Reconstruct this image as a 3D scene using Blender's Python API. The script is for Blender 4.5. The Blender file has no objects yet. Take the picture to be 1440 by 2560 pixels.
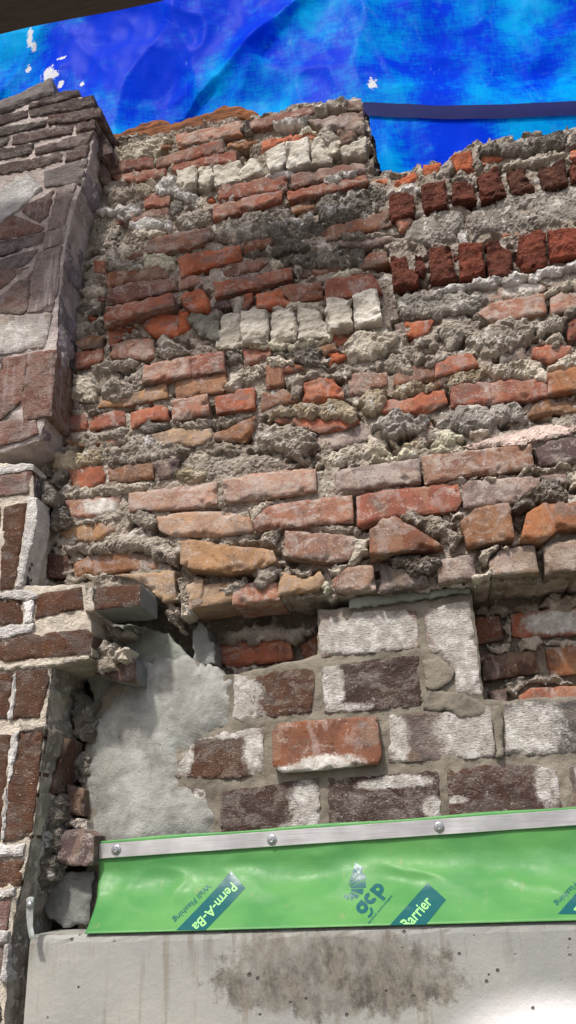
import bpy, bmesh, math, random
import numpy as np
from mathutils import Matrix, Vector

random.seed(7)
scene = bpy.context.scene
COL = scene.collection

# ------------------------------------------------------------------ camera
cam_data = bpy.data.cameras.new('camera')
cam = bpy.data.objects.new('camera', cam_data)
COL.objects.link(cam)
right, up, back = [Vector(v) for v in [[0.98277, 0.180423, -0.040146], [0.107065, -0.378627, 0.919336], [0.150669, -0.907794, -0.39142]]]
pos = Vector([0.0, -1.4525, 1.6])
cam.matrix_world = Matrix(((right.x, up.x, back.x, pos.x), (right.y, up.y, back.y, pos.y), (right.z, up.z, back.z, pos.z), (0, 0, 0, 1)))
cam_data.sensor_fit = 'VERTICAL'
cam_data.sensor_height = 36.0
cam_data.lens = 36.0 * 1950 / 2560
cam_data.clip_start = 0.05
cam_data.clip_end = 500
scene.camera = cam

# ------------------------------------------------------------------ sky, sun, exposure
SUN_EL, SUN_AZ = math.radians(52), math.radians(16)      # azimuth: to the left of straight in front of the wall
world = bpy.data.worlds.new('World')
scene.world = world
world.use_nodes = True
wn = world.node_tree.nodes
wn.clear()
sky = wn.new('ShaderNodeTexSky')
sky.sky_type = 'NISHITA'
sky.sun_disc = False
sky.sun_elevation = SUN_EL
sky.sun_rotation = math.pi + SUN_AZ
sky.dust_density = 4.0
sky.air_density = 0.8
sky.ozone_density = 0.6
bg = wn.new('ShaderNodeBackground')
bg.inputs['Strength'].default_value = 0.10
wo = wn.new('ShaderNodeOutputWorld')
world.node_tree.links.new(sky.outputs[0], bg.inputs[0])
world.node_tree.links.new(bg.outputs[0], wo.inputs[0])

sun_data = bpy.data.lights.new('sun', 'SUN')
sun_data.energy = 2.5
sun_data.angle = math.radians(3.5)
sun_data.color = (1.0, 0.95, 0.88)
sun = bpy.data.objects.new('sun', sun_data)
COL.objects.link(sun)
sd = Vector((-math.sin(SUN_AZ) * math.cos(SUN_EL), -math.cos(SUN_AZ) * math.cos(SUN_EL), math.sin(SUN_EL)))
sun.rotation_euler = sd.to_track_quat('Z', 'Y').to_euler()
sun.location = (-1, -4, 6)

scene.view_settings.view_transform = 'Standard'
scene.view_settings.look = 'None'
scene.view_settings.gamma = 1.0
scene.view_settings.use_curve_mapping = False
scene.view_settings.exposure = 0.58
scene.cycles.max_bounces = 6

# ------------------------------------------------------------------ helpers
def lin(c, k=1.0):
    return tuple(k * ((v / 255 / 12.92) if v / 255 <= 0.04045 else ((v / 255 + 0.055) / 1.055) ** 2.4) for v in c[:3])

class Nodes:
    """small helper to write a node material"""
    def __init__(self, name):
        self.m = bpy.data.materials.new(name)
        self.m.use_nodes = True
        self.t = self.m.node_tree
        self.t.nodes.clear()
        self.out = self.t.nodes.new('ShaderNodeOutputMaterial')
    def put(self, sock, v):
        if isinstance(v, bpy.types.NodeSocket):
            self.t.links.new(v, sock)
        elif v is not None:
            if hasattr(sock, 'default_value') and isinstance(v, tuple) and len(v) == 3 and sock.type == 'RGBA':
                v = v + (1.0,)
            sock.default_value = v
    def node(self, kind, outi=0, **kw):
        n = self.t.nodes.new(kind)
        ins = kw.pop('ins', {})
        for k, v in kw.items():
            setattr(n, k, v)
        for k, v in ins.items():
            self.put(n.inputs[k], v)
        return n.outputs[outi]
    def math(self, op, a, b=None, c=None, clamp=False):
        n = self.t.nodes.new('ShaderNodeMath')
        n.operation = op
        n.use_clamp = clamp
        for i, v in enumerate((a, b, c)):
            self.put(n.inputs[i], v)
        return n.outputs[0]
    def mix(self, f, a, b, blend='MIX'):
        n = self.t.nodes.new('ShaderNodeMix')
        n.data_type = 'RGBA'
        n.blend_type = blend
        self.put(n.inputs[0], f)
        self.put(n.inputs[6], a)
        self.put(n.inputs[7], b)
        return n.outputs[2]
    def noise(self, vec, scale, detail=3.0, rough=0.55, dist=0.0):
        return self.node('ShaderNodeTexNoise', 0, ins={'Vector': vec, 'Scale': scale, 'Detail': detail, 'Roughness': rough, 'Distortion': dist})
    def step(self, v, lo, hi, a=0.0, b=1.0):
        n = self.t.nodes.new('ShaderNodeMapRange')
        n.interpolation_type = 'SMOOTHSTEP'
        for i, x in enumerate((v, lo, hi, a, b)):
            self.put(n.inputs[i], x)
        return n.outputs[0]
    def scaled(self, vec, s):
        return self.node('ShaderNodeVectorMath', 0, operation='MULTIPLY', ins={0: vec, 1: s})
    def coords(self, shift=True):
        tc = self.node('ShaderNodeTexCoord', 3)
        if not shift:
            return tc
        rnd = self.node('ShaderNodeObjectInfo', 5)
        off = self.math('MULTIPLY', rnd, 37.0)
        return self.node('ShaderNodeVectorMath', 0, operation='ADD', ins={0: tc, 1: off})
    def bump(self, h, dist, strength=1.0, normal=None):
        n = self.t.nodes.new('ShaderNodeBump')
        n.inputs['Strength'].default_value = strength
        n.inputs['Distance'].default_value = dist
        self.put(n.inputs['Height'], h)
        if normal is not None:
            self.put(n.inputs['Normal'], normal)
        return n.outputs[0]
    def bsdf(self, col, rough, normal=None, spec=0.3, metal=0.0, **kw):
        n = self.t.nodes.new('ShaderNodeBsdfPrincipled')
        self.put(n.inputs['Base Color'], col)
        self.put(n.inputs['Roughness'], rough)
        self.put(n.inputs['Specular IOR Level'], spec)
        self.put(n.inputs['Metallic'], metal)
        if normal is not None:
            self.put(n.inputs['Normal'], normal)
        for k, v in kw.items():
            self.put(n.inputs[k], v)
        return n.outputs[0]
    def finish(self, sh):
        self.t.links.new(sh, self.out.inputs[0])
        return self.m

def hsh(ix, iy, seed):
    n = (ix.astype(np.int64) * 374761393 + iy.astype(np.int64) * 668265263 + int(seed) * 1442695041) & 0xffffffff
    n = ((n ^ (n >> 13)) * 1274126177) & 0xffffffff
    n = (n ^ (n >> 16)) & 0xffffff
    return n / float(0xffffff) * 2 - 1

def vnoise(x, y, seed=0):
    ix, iy = np.floor(x), np.floor(y)
    fx, fy = x - ix, y - iy
    ix, iy = ix.astype(np.int64), iy.astype(np.int64)
    sx, sy = fx * fx * fx * (fx * (fx * 6 - 15) + 10), fy * fy * fy * (fy * (fy * 6 - 15) + 10)
    a, b = hsh(ix, iy, seed), hsh(ix + 1, iy, seed)
    c, d = hsh(ix, iy + 1, seed), hsh(ix + 1, iy + 1, seed)
    return (a * (1 - sx) + b * sx) * (1 - sy) + (c * (1 - sx) + d * sx) * sy

def fbm(x, y, seed=0, octv=3):
    s, a, t = 0, 1.0, 0
    for o in range(octv):
        # each octave is turned a little so the lattice does not show
        ca, sa = math.cos(0.6 + o), math.sin(0.6 + o)
        s = s + a * vnoise((x * ca - y * sa) * 2 ** o, (x * sa + y * ca) * 2 ** o, seed + o * 17)
        t += a
        a *= 0.5
    return s / t

def make_mesh(name, verts, faces, smooth=True, mats=None, attr=None):
    me = bpy.data.meshes.new(name)
    me.from_pydata([tuple(v) for v in verts], [], [tuple(f) for f in faces])
    if smooth:
        me.polygons.foreach_set('use_smooth', [True] * len(me.polygons))
    if attr is not None:
        a = me.attributes.new('lime', 'FLOAT', 'POINT')
        a.data.foreach_set('value', np.asarray(attr, dtype=np.float32))
    me.update()
    return me

def link(name, me, mat, parent=None, loc=(0, 0, 0)):
    o = bpy.data.objects.new(name, me)
    COL.objects.link(o)
    if mat is not None and len(me.materials) == 0:
        me.materials.append(mat)
    o.location = loc
    if parent is not None:
        o.parent = parent
        o.location = Vector(loc) - parent.location
    return o

def thing(name, label, cat, loc=(0, 0, 0), group=None):
    o = bpy.data.objects.new(name, None)
    COL.objects.link(o)
    o.location = loc
    o.empty_display_size = 0.05
    tag(o, label, cat, group)
    return o

def tag(o, label, cat, group=None):
    o['label'] = label
    o['category'] = cat
    if group:
        o['group'] = group

def inside(px, py, poly):
    res = np.zeros(px.shape, bool)
    n = len(poly)
    for i in range(n):
        x1, y1 = poly[i - 1]
        x2, y2 = poly[i]
        if y1 == y2:
            continue
        c = ((y1 > py) != (y2 > py)) & (px < (x2 - x1) * (py - y1) / (y2 - y1) + x1)
        res ^= c
    return res

def nearest(px, py, poly):
    best = np.full(px.shape, 1e18)
    bx, by = np.zeros(px.shape), np.zeros(px.shape)
    for i in range(len(poly)):
        x1, y1 = poly[i - 1]
        x2, y2 = poly[i]
        dx, dy = x2 - x1, y2 - y1
        L = dx * dx + dy * dy + 1e-9
        t = np.clip(((px - x1) * dx + (py - y1) * dy) / L, 0, 1)
        qx, qy = x1 + t * dx, y1 + t * dy
        d = (px - qx) ** 2 + (py - qy) ** 2
        m = d < best
        best = np.where(m, d, best)
        bx, by = np.where(m, qx, bx), np.where(m, qy, by)
    return np.sqrt(best), bx, by

SEED = [100]
def slab(name, parent, poly, d, depth, mat, color=None, step=5.0, edge=5.0, noises=(), jit=1.0, dome=0.0, domer=10.0,
         lime=None, tilt=(0, 0), chip=0.0, pits=0.0, crumb=(), facet=False, side_mat=None):
    """a piece with an outline on the wall (x, z in mm), its front d mm proud of the wall plane, running depth mm back"""
    SEED[0] += 1
    sd_ = SEED[0]
    pts = []
    for i in range(len(poly)):
        x1, y1 = poly[i]
        x2, y2 = poly[(i + 1) % len(poly)]
        n = max(1, int(math.hypot(x2 - x1, y2 - y1) / max(4.0, step)))
        for k in range(n):
            pts.append((x1 + (x2 - x1) * k / n, y1 + (y2 - y1) * k / n))
    p = np.array(pts, float)
    if jit:
        jx = fbm(p[:, 0] / 14, p[:, 1] / 14, sd_, 3) * jit * 1.8
        jy = fbm(p[:, 0] / 14 + 40, p[:, 1] / 14, sd_ + 5, 3) * jit * 1.8
        if jit > 3:
            jx = jx + fbm(p[:, 0] / 6, p[:, 1] / 6, sd_ + 3, 2) * jit * 0.7
            jy = jy + fbm(p[:, 0] / 6 + 9, p[:, 1] / 6, sd_ + 8, 2) * jit * 0.7
        p = p + np.stack([jx, jy], 1)
    lo, hi = p.min(0), p.max(0)
    nx, ny = max(2, int(math.ceil((hi[0] - lo[0]) / step))), max(2, int(math.ceil((hi[1] - lo[1]) / step)))
    gx, gy = np.linspace(lo[0], hi[0], nx + 1), np.linspace(lo[1], hi[1], ny + 1)
    X, Y = np.meshgrid(gx, gy, indexing='ij')
    cx, cy = (X[:-1, :-1] + X[1:, 1:]) / 2, (Y[:-1, :-1] + Y[1:, 1:]) / 2
    keep = inside(cx, cy, p)
    if not keep.any():
        keep[keep.shape[0] // 2, keep.shape[1] // 2] = True
    ii, jj = np.nonzero(keep)
    idx = lambda i, j: i * (ny + 1) + j
    quads = np.stack([idx(ii, jj), idx(ii + 1, jj), idx(ii + 1, jj + 1), idx(ii, jj + 1)], 1)
    used, inv = np.unique(quads, return_inverse=True)
    quads = inv.reshape(-1, 4)
    U, W = X.ravel()[used], Y.ravel()[used]
    ins = inside(U, W, p)
    dist, bx, by = nearest(U, W, p)
    # boundary vertices go onto the outline
    e = np.concatenate([quads[:, [k, (k + 1) % 4]] for k in range(4)])
    key = np.minimum(e[:, 0], e[:, 1]) * 10000019 + np.maximum(e[:, 0], e[:, 1])
    _, first, cnt = np.unique(key, return_index=True, return_counts=True)
    be = e[first[cnt == 1]]
    isb = np.zeros(len(U), bool)
    isb[be.ravel()] = True
    snap = (~ins) | (isb & (dist < step * 0.9))
    U, W = np.where(snap, bx, U), np.where(snap, by, W)
    dist = np.where(snap, 0.0, dist)
    uc, wc = (lo + hi) / 2
    dd = np.full(len(U), float(d))
    dd += tilt[0] * (U - uc) / max(1, hi[0] - lo[0]) + tilt[1] * (W - wc) / max(1, hi[1] - lo[1])
    for sc_, amp in noises:
        dd += amp * fbm(U / sc_, W / sc_, sd_ * 3 + int(sc_), 3)
    cm_ = np.clip(0.75 + 1.0 * fbm(U / 55, W / 45, sd_ + 201, 2), 0.4, 1.15) if crumb else 0
    for sc_, amp in crumb:
        dd += cm_ * amp * (0.45 - np.abs(fbm(U / sc_, W / sc_, sd_ * 5 + int(sc_ * 7), 2)) * 2.2)
    if edge:
        r = edge * (0.55 + 0.9 * np.clip(fbm(U / 22, W / 22, sd_ + 9, 2) + 0.4, 0, 1.4))
        dd -= r * np.clip(1 - dist / r, 0, 1) ** 2
    if chip:
        ch = np.clip(fbm(U / 17, W / 17, sd_ + 31, 2) * 26 - dist - 3, 0, chip)
        dd -= ch * 0.8
    if dome:
        dd -= dome * np.exp(-dist / domer)
    if pits:
        pn = fbm(U / 26, W / 20, sd_ + 77, 2)
        dd -= pits * np.clip((pn - 0.18) * 3.5, 0, 1)
    front = np.stack([U, -dd, W], 1) / 1000
    bidx = np.unique(be)
    bm_ = {int(v): k for k, v in enumerate(bidx)}
    nf = len(front)
    edgev = front[bidx]
    backv = edgev.copy()
    backv[:, 1] = -(d - depth) / 1000
    nb = len(bidx)
    sides = [(nf + bm_[int(b)], nf + bm_[int(a)], nf + nb + bm_[int(a)], nf + nb + bm_[int(b)]) for a, b in be]
    verts = np.concatenate([front, edgev, backv])
    c = np.array([uc / 1000, -d / 1000, wc / 1000])
    at = None
    if lime is not None:
        L = np.zeros(len(U))
        for bx_, bz_, rx, rz in lime:
            q = np.sqrt(((U - bx_) / rx) ** 2 + ((W - bz_) / rz) ** 2)
            L = np.maximum(L, np.clip(1.25 - q * 0.70, 0, 1))
        at = np.concatenate([L, L[bidx], L[bidx] * 0.6])
    me = make_mesh(name, verts - c, quads.tolist() + sides, not facet, attr=at)
    o = link(name, me, mat, parent, tuple(c))
    if side_mat is not None:
        me.materials.append(side_mat)
        for f_ in me.polygons[len(quads):]:
            f_.material_index = 1
    if color is not None:
        o.color = color
    return o

# ------------------------------------------------------------------ materials
def mat_brick(name, rough_face=False):
    N = Nodes(name)
    v = N.coords()
    info = N.t.nodes.new('ShaderNodeObjectInfo')
    base, dust = info.outputs['Color'], info.outputs['Alpha']
    n1 = N.noise(v, 16, 4, 0.6)
    n2 = N.noise(v, 60, 4, 0.65)
    n3 = N.noise(v, 260, 3, 0.6)
    dark = N.mix(0.72, base, (0.05, 0.035, 0.032), 'MIX')
    light = N.mix(1.0, base, (1.30, 1.30, 1.28), 'MULTIPLY')
    c = N.mix(N.step(n1, 0.30, 0.72), N.mix(0.4, base, dark), light)
    # fired skin: blotches a little more orange, others burnt grey
    c = N.mix(N.step(N.noise(v, 13, 3, 0.55, 0.8), 0.55, 0.68, 0, 0.45), c, N.mix(1.0, base, (1.35, 1.15, 0.8), 'MULTIPLY'))
    c = N.mix(N.step(N.noise(N.scaled(v, (0.6, 1, 1.2)), 21, 4, 0.62, 0.6), 0.48, 0.66, 0, 0.70), c, (0.15, 0.125, 0.112))
    if not rough_face:
        c = N.mix(N.step(N.noise(N.scaled(v, (1.6, 1, 0.6)), 14, 3, 0.6, 0.7), 0.53, 0.60, 0, 0.5), c, N.mix(0.5, base, (0.40, 0.28, 0.19)))
        c = N.mix(N.step(N.noise(N.scaled(v, (1.3, 1, 0.8)), 17, 4, 0.6, 0.9), 0.54, 0.63, 0, 0.55), c, (0.34, 0.26, 0.235))
    c = N.mix(N.step(n2, 0.56, 0.74, 0, 0.6), c, dark)
    # mortar dust smeared over the face
    dn = N.math('ADD', N.math('MULTIPLY', N.noise(N.scaled(v, (0.8, 1, 1.4)), 30, 5, 0.7, 0.8), 0.72), N.math('MULTIPLY', n3, 0.28))
    th = N.math('SUBTRACT', 0.575, N.math('MULTIPLY', dust, 0.20))
    df = N.math('MULTIPLY', N.step(dn, th, N.math('ADD', th, 0.16)), 0.36 if rough_face else 0.62)
    c = N.mix(df, c, (0.47, 0.42, 0.375))
    c = N.mix(N.math('MULTIPLY', N.step(N.noise(v, 200, 2, 0.5), 0.68, 0.73), 0.55), c, (0.62, 0.57, 0.52))
    c = N.mix(N.step(N.noise(v, 150, 3, 0.6), 0.64, 0.72, 0, 0.6), c, (0.06, 0.045, 0.04))
    # soot
    c = N.mix(N.step(N.noise(v, 9, 4, 0.65), 0.60, 0.74, 0, 0.55), c, (0.075, 0.068, 0.066))
    lim = N.node('ShaderNodeAttribute', 2, attribute_name='lime')
    big = N.math('ADD', N.math('MULTIPLY', N.noise(v, 34, 5, 0.7, 0.5), 0.8), N.math('MULTIPLY', N.noise(v, 190, 3, 0.6), 0.35))
    lm = N.math('MULTIPLY', N.step(N.math('ADD', lim, N.math('MULTIPLY', big, 1.25)), 1.06, 1.42), N.step(N.noise(v, 120, 4, 0.7), 0.30, 0.50, 0.35, 1.0))
    wht = N.mix(N.step(N.noise(v, 45, 4, 0.6), 0.42, 0.68), (0.50, 0.47, 0.43), (0.78, 0.76, 0.72))
    if rough_face:
        # thin white bloom caught in the rough texture
        bl = N.math('MULTIPLY', N.step(N.noise(N.scaled(v, (1, 1, 1.6)), 240, 3, 0.65), N.math('SUBTRACT', 0.70, N.math('MULTIPLY', dust, 0.16)), 0.72), N.step(n1, 0.38, 0.62))
        c = N.mix(N.math('MULTIPLY', bl, 0.75), c, (0.60, 0.55, 0.54))
        run = N.noise(N.scaled(v, (1, 1, 0.10)), 60, 4, 0.65)
        c = N.mix(N.math('MULTIPLY', N.step(run, 0.52, 0.64), N.step(dust, 0.72, 0.9, 0.0, 0.6)), c, (0.60, 0.55, 0.55))
    c = N.mix(lm, c, wht)
    if rough_face:
        h = N.math('ADD', N.noise(N.scaled(v, (1.0, 1, 2.1)), 170, 4, 0.7), N.math('MULTIPLY', n2, 0.6))
        nrm = N.bump(h, 0.0085, 0.9)
    else:
        h = N.math('ADD', N.math('MULTIPLY', n3, 0.5), n2)
        h = N.math('SUBTRACT', h, N.step(N.noise(v, 120, 2, 0.5), 0.66, 0.72, 0, 0.8))
        nrm = N.bump(h, 0.0035, 0.7)
    return N.finish(N.bsdf(c, 0.88, nrm, 0.2))

def mat_header():
    N = Nodes('broken_brick_core')
    v = N.coords()
    base = N.t.nodes.new('ShaderNodeObjectInfo').outputs['Color']
    n1, n2, n3 = N.noise(v, 30, 4, 0.6), N.noise(v, 110, 4, 0.7), N.noise(v, 300, 2, 0.6)
    c = N.mix(N.step(n1, 0.3, 0.7), N.mix(1, base, (0.6, 0.6, 0.62), 'MULTIPLY'), N.mix(1, base, (1.3, 1.25, 1.2), 'MULTIPLY'))
    c = N.mix(N.step(n2, 0.60, 0.75, 0, 0.7), c, (0.04, 0.022, 0.02))
    c = N.mix(N.step(n3, 0.66, 0.72, 0, 0.6), c, (0.5, 0.42, 0.38))
    h = N.math('ADD', n2, N.math('MULTIPLY', n3, 0.5))
    return N.finish(N.bsdf(c, 0.92, N.bump(h, 0.008, 0.9), 0.15))

def mat_stone():
    N = Nodes('pale_split_stone')
    v = N.coords()
    base = N.t.nodes.new('ShaderNodeObjectInfo').outputs['Color']
    n1, n2 = N.noise(v, 28, 4, 0.6), N.noise(v, 150, 4, 0.7)
    c = N.mix(N.step(n1, 0.3, 0.7), N.mix(1, base, (0.78, 0.76, 0.72), 'MULTIPLY'), N.mix(1, base, (1.1, 1.1, 1.1), 'MULTIPLY'))
    c = N.mix(N.step(n2, 0.62, 0.74, 0, 0.5), c, (0.18, 0.17, 0.15))
    return N.finish(N.bsdf(c, 0.9, N.bump(N.math('ADD', n2, n1), 0.006, 0.8), 0.2))

def mat_mortar(name, contrast=1.0, smooth=False):
    N = Nodes(name)
    v = N.coords()
    base = N.t.nodes.new('ShaderNodeObjectInfo').outputs['Color']
    n1, n2, n3 = N.noise(v, 14, 5, 0.65, 0.4), N.noise(v, 70, 5, 0.7), N.noise(v, 280, 3, 0.65)
    lo = N.mix(1, base, (0.62, 0.60, 0.57), 'MULTIPLY')
    hi = N.mix(1, base, (1.16, 1.15, 1.12), 'MULTIPLY')
    c = N.mix(N.step(n1, 0.32, 0.68), lo, hi)
    if smooth:
        c = N.mix(N.step(N.noise(v, 22, 5, 0.7), 0.56, 0.74, 0, 0.5), c, lo)
        st = N.noise(N.scaled(v, (1, 1, 0.35)), 9, 3, 0.6)
        c = N.mix(N.step(st, 0.55, 0.72, 0, 0.5), c, (0.26, 0.235, 0.18))
        tro = N.noise(N.scaled(v, (0.5, 1, 1.3)), 18, 3, 0.6, 1.2)
        c = N.mix(N.step(tro, 0.56, 0.66, 0, 0.35), c, hi)
        c = N.mix(N.step(n3, 0.66, 0.74, 0, 0.5), c, (0.12, 0.11, 0.10))
        h = N.math('ADD', N.math('ADD', N.math('MULTIPLY', n2, 0.6), N.math('MULTIPLY', n3, 0.35)), N.math('MULTIPLY', tro, 0.4))
        h = N.math('SUBTRACT', h, N.step(N.noise(v, 130, 2, 0.5), 0.68, 0.74, 0, 0.7))
        return N.finish(N.bsdf(c, 0.85, N.bump(h, 0.004, 0.8), 0.25))
    c = N.mix(N.step(n2, 0.54, 0.74, 0, 0.5), c, N.mix(1, base, (0.48, 0.46, 0.44), 'MULTIPLY'))
    bright = N.step(N.node('ShaderNodeRGBToBW', 0, ins={0: base}), 0.10, 0.42, 0.35, 0.95)
    c = N.mix(N.math('MULTIPLY', bright, N.step(N.noise(v, 36, 5, 0.74), 0.54, 0.64)), c, (0.78, 0.745, 0.68))
    c = N.mix(N.step(n3, 0.64, 0.74, 0, 0.5), c, (0.10, 0.09, 0.08))
    h = N.math('ADD', N.math('MULTIPLY', N.noise(v, 110, 5, 0.75), 0.8), N.math('MULTIPLY', n3, 0.8))
    return N.finish(N.bsdf(c, 0.95, N.bump(h, 0.009, 1.0), 0.1))

M_BRICK = mat_brick('old_brick')
M_FACE = mat_brick('rough_face_brick', True)
M_HEAD = mat_header()
M_STONE = mat_stone()
M_MORTAR = mat_mortar('lime_mortar')
M_CEMENT = mat_mortar('cement', smooth=True)

M_SKIN = None
def mat_plain(name, col, rough=0.6, metal=0.0, spec=0.4, var=0.15, scale=30, bump=0.0, stretch=(1, 1, 1)):
    N = Nodes(name)
    v = N.scaled(N.coords(False), stretch)
    n = N.noise(v, scale, 4, 0.6)
    c = N.mix(n, tuple(x * (1 - var) for x in col), tuple(min(1, x * (1 + var)) for x in col))
    nrm = N.bump(n, bump, 0.8) if bump else None
    return N.finish(N.bsdf(c, rough, nrm, spec, metal))

# colours as they look in daylight (sRGB) and how much mortar dust lies on the piece
M_SKIN = mat_plain('cement_skin', lin((126, 128, 126)), 0.9, 0, 0.15, 0.35, 26, 0.006)
PAL = dict(
    R=(160, 74, 60, .35), R2=(126, 60, 55, .3), RP=(172, 98, 84, .62), RV=(138, 76, 72, .45), RB=(142, 74, 54, .3), RO=(180, 80, 52, .25),
    O=(204, 86, 40, .1), OB=(152, 88, 56, .35), OR=(168, 90, 48, .2), RT=(168, 106, 74, .4), T=(180, 142, 100, .4), TO=(184, 128, 78, .3),
    P=(184, 128, 110, .75), PT=(182, 134, 104, .6), G=(136, 110, 102, .6), GV=(152, 128, 122, .75), GT=(140, 116, 94, .5), RG=(152, 94, 80, .65),
    DB=(94, 56, 48, .2), DV=(96, 74, 74, .4), DG=(94, 84, 80, .4), DO=(132, 78, 42, .2),
    S=(214, 206, 188, 0), SW=(228, 222, 208, 0), SD=(136, 134, 122, 0), DGs=(88, 84, 88, 0),
    M=(116, 50, 42, 0), M2=(100, 52, 46, 0), M3=(134, 52, 38, 0), M4=(156, 58, 40, 0),
    FW=(150, 110, 95, .6), FP=(168, 142, 130, .6), FB=(112, 68, 54, .55), FD=(86, 60, 54, .6), FG=(138, 118, 110, .6), FK=(100, 96, 94, .6), FM=(98, 60, 56, .55),
    PB=(82, 64, 62, .5), PB2=(74, 64, 60, .5), PM=(98, 68, 70, .6), PM2=(106, 84, 82, .7), PG2=(150, 140, 138, .6), PP=(140, 92, 92, .8), PP2=(148, 82, 80, .8),
    PL=(160, 132, 130, .9), PV=(110, 90, 98, .7), PWH=(190, 178, 172, .9), PR=(112, 64, 50, .35), PO=(124, 72, 52, .3),
    L1=(190, 184, 172), TG=(162, 155, 146), TL=(192, 185, 173), W=(242, 239, 231), WT=(214, 206, 188), DGm=(124, 120, 114), G2=(158, 153, 145), G3=(148, 145, 139),
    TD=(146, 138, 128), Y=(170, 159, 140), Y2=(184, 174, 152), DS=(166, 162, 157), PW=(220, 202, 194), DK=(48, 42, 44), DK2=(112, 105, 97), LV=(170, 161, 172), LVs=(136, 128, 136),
    LG=(170, 172, 172), SH=(160, 152, 143), PJ=(204, 194, 192), DV2=(92, 86, 94), CG=(128, 134, 127), CS=(124, 127, 126), CT=(122, 118, 108), PG=(152, 155, 152), GW=(192, 193, 194))

def colour(code, rnd=0.06):
    p = PAL[code]
    k = 1 + random.uniform(-rnd, rnd)
    c = lin(p, k)
    if len(p) == 3:
        c = tuple(min(0.88, x * (1.42 if code[0] not in 'CPD' else 1.28 if code[0] == 'D' else 1.12)) for x in c)
        c = (c[0], c[1] * 0.985, c[2] * 0.985)
    if len(p) > 3:
        g_ = 0.3 * c[0] + 0.5 * c[1] + 0.2 * c[2]
        w_ = min(1.0, max(0.0, (c[0] / c[1] - 1.6) / 1.6))      # only truly red bricks lean to orange
        c = tuple(0.84 * (1 + (k2 - 1) * w_) * (0.70 * x + 0.30 * g_) for x, k2 in zip(c, (0.98, 1.10, 0.88)))
    return c + ((p[3] if len(p) > 3 else 0.0),)

# ------------------------------------------------------------------ ground
gm = mat_plain('packed_soil', (0.16, 0.14, 0.12), 0.95, 0, 0.1, 0.3, 3, 0.01)
ground = link('ground', make_mesh('ground', [(-150, -150, 0), (150, -150, 0), (150, 150, 0), (-150, 150, 0)], [(0, 1, 2, 3)], False), gm)
ground['kind'] = 'structure'

# ------------------------------------------------------------------ the wall and the pier
wall = thing('brick_wall', 'broken inner brick wall with crumbling mortar rising behind the green flashing', 'wall', (0, 0, 0))
pier = thing('brick_pier', 'brown face brick pier with pale pointing along the left side of the broken wall', 'pier', (-0.85, 0, 0))

slab('mortar', wall, [(-1193, 3282),(-827, 3287),(-695, 3385),(-609, 3374),(-502, 3361),(-457, 3366),(-325, 3367),(-132, 3370),(-7, 3361),(9, 3243),(12, 3095),(69, 3081),(197, 3104),(268, 3146),(361, 3136),(491, 3134),(1100, 3158),(1100, 2054),(295, 2034),(105, 2033),(-187, 2036),(-274, 2044),(-446, 2050),(-476, 2089),(-514, 2075),(-643, 2079),(-1011, 2060)], 5, 210, M_MORTAR, colour('SH'), step=3.4, edge=0, noises=((80, 8), (26, 5)), jit=5, pits=26, crumb=((14, 3), (6.5, 2.6), (4, 2)), facet=True)
recess = [(-1169, 2362),(1150, 2209),(1150, 1285),(-1000, 1291)]
recess = [(x, 300 if z < 1600 else z) for x, z in recess]
slab('mortar', wall, recess, -118, 120, M_MORTAR, colour('TD'), step=8.0, edge=0, noises=((60, 12), (20, 6)), jit=0)
slab('joint_mortar', wall, [(-659, 1863),(-607, 1907),(-562, 1947),(-450, 1946),(-397, 1907),(-361, 1908),(-199, 1930),(-194, 2019),(5, 2019),(105, 2029),(98, 1826),(138, 1822),(1100, 1818),(1100, 1430),(-659, 1452),(-649, 1555),(-641, 1622),(-664, 1692)], -18, 98, M_CEMENT, colour('CT'), step=4.0, edge=3, noises=((60, 3), (16, 2.4)), jit=2, crumb=((7, 1.5),))
low = [(-1350, 2372),(-843, 2370),(-768, 2351),(-757, 2285),(-759, 2089),(-630, 2080),(-618, 2012),(-607, 1938),(-688, 1923),(-691, 1827),(-697, 1663),(-710, 1568),(-722, 1502),(-720, 1332),(-1350, 1333)]
zmin = min(z for x, z in low)
low = [(x, 0 if z < zmin + 60 else z) for x, z in low]
slab('mortar', pier, [(-1350, 3419),(-963, 3449),(-878, 3462),(-815, 3463),(-746, 3448),(-697, 3420),(-685, 3342),(-694, 3204),(-720, 3078),(-737, 2956),(-742, 2768),(-738, 2635),(-742, 2501),(-759, 2415),(-845, 2397),(-1350, 2400)], 93, 150, M_MORTAR, colour('PJ'), step=4.0, edge=3, noises=((40, 2), (10, 2)), jit=2)
slab('mortar', pier, low, 96, 150, M_MORTAR, colour('TL'), step=4.0, edge=3, noises=((40, 2.5), (10, 2)), jit=2)

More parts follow.
